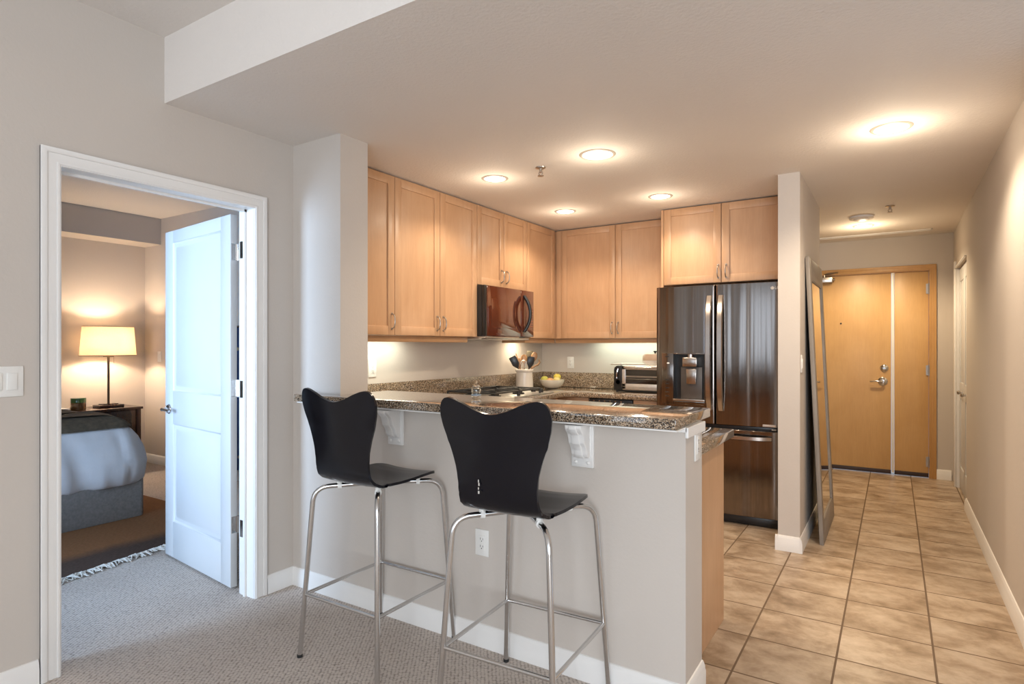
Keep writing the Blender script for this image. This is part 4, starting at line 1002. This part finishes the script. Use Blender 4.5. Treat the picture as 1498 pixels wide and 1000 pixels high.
b = MB(); b.box(lx-.085,lx+.085,ly-.115,ly+.115,lz,lz+.03,.003); b.box(lx-.05,lx+.05,ly-.075,ly+.075,lz+.03,lz+.04,.003); build('base', b, m_dark_wood, t, 30)
b = MB(); b.cyl((lx,ly,lz+.038),(lx,ly,lz+.62),.011,14); b.tube([(lx,ly-.05,lz+.535),(lx,ly+.05,lz+.535)], .006, 10); b.tube([(lx+.012,ly+.045,lz+.535),(lx+.012,ly+.045,lz+.46)], .0012, 6); build('stem', b, simple('bronze', (.10,.065,.04), .35, .9), t, 40)
def mk_shade():
    M = Mat('lit_linen_shade'); c = M.co((60,60,60)); n = M.noise(c, 3, 2)
    tr = M.n('ShaderNodeBsdfTranslucent'); df = M.n('ShaderNodeBsdfDiffuse'); mx = M.n('ShaderNodeMixShader'); mx.inputs[0].default_value = .34
    col = M.ramp(n, [(.3,(.80,.70,.55)),(.7,(.88,.79,.65))]); M.l(col, tr.inputs[0]); M.l(col, df.inputs[0]); M.l(df.outputs[0], mx.inputs[1]); M.l(tr.outputs[0], mx.inputs[2])
    M.l(mx.outputs[0], M.nt.nodes['Material Output'].inputs[0]); return M.m
b = MB(); b.lathe([(.262,lz+.545),(.238,lz+.845),(.236,lz+.845),(.260,lz+.545)], (lx,ly,0), 48, .72, 1); sh = build('lamp_shade', b, mk_shade(), t, 60)
b = MB(); b.tube([(lx+.262*.72*math.cos(2*PI*k/48), ly+.262*math.sin(2*PI*k/48), lz+.545) for k in range(48)], .004, 6, closed=True); b.tube([(lx+.238*.72*math.cos(2*PI*k/48), ly+.238*math.sin(2*PI*k/48), lz+.845) for k in range(48)], .003, 6, closed=True); build('rim', b, simple('shade_trim', (.42,.32,.2), .7), sh, 60)
bulb('lamp_bulb', (lx,ly,lz+.68), 24, (1,.79,.58), .04)
t = thing('candle_jar', 'green and amber glass candle jar on the nightstand', 'candle', (-6.9,2.72,.68))
b = MB(); b.lathe([(0,0),(.062,0),(.065,.006),(.065,.075),(.061,.075),(.061,.01),(0,.01)], (-6.9,2.72,.681), 28); build('jar', b, Mat('amber_glass').set((.16,.075,.02), .08, spec=.6, coat=.6).m, t, 40)
b = MB(); b.lathe([(0,.075),(.066,.075),(.066,.118),(.063,.122),(0,.122)], (-6.9,2.72,.681), 28); build('lid', b, simple('green_glass', (.055,.13,.03), .1, coat=.6), t, 40)
o = MB(); o.box(-6.96,-6.82,2.49,2.62,.6815,.712,.004)
tag(build('paper_book', o, m_plate, None, 30), 'small white book on the nightstand left of the candle', 'book')
# seen through the gap at the hinges
t = thing('hanging_robe', 'dark blue patterned robe hanging behind the open bedroom door', 'robe', (-5.3,3.45,0))
def mk_robe():
    M = Mat('blue_print_cloth'); v = M.n('ShaderNodeTexVoronoi'); v.inputs['Scale'].default_value = 9; M.l(M.co(), v.inputs['Vector'])
    M.set(M.ramp(v.outputs['Distance'], [(.0,(.42,.30,.14)),(.14,(.25,.18,.10)),(.2,(.012,.03,.10)),(.9,(.006,.016,.06))]), .9); return M.m
G_ = [[(-5.75+.9*j/40, BY-.06-.03*math.sin(j*.9), 1.5-1.38*i/20) for j in range(41)] for i in range(21)]
b = MB(); b.sheet(G_, .012); build('cloth', b, mk_robe(), t, 60)
b = MB(); b.tube([(-5.75,BY-.05,1.51),(-4.85,BY-.05,1.51)], .012, 10); b.cyl((-5.7,BY-.05,1.51),(-5.7,BY,1.51),.01,10); b.cyl((-4.9,BY-.05,1.51),(-4.9,BY,1.51),.01,10); build('rail', b, m_dark_wood, t, 40)
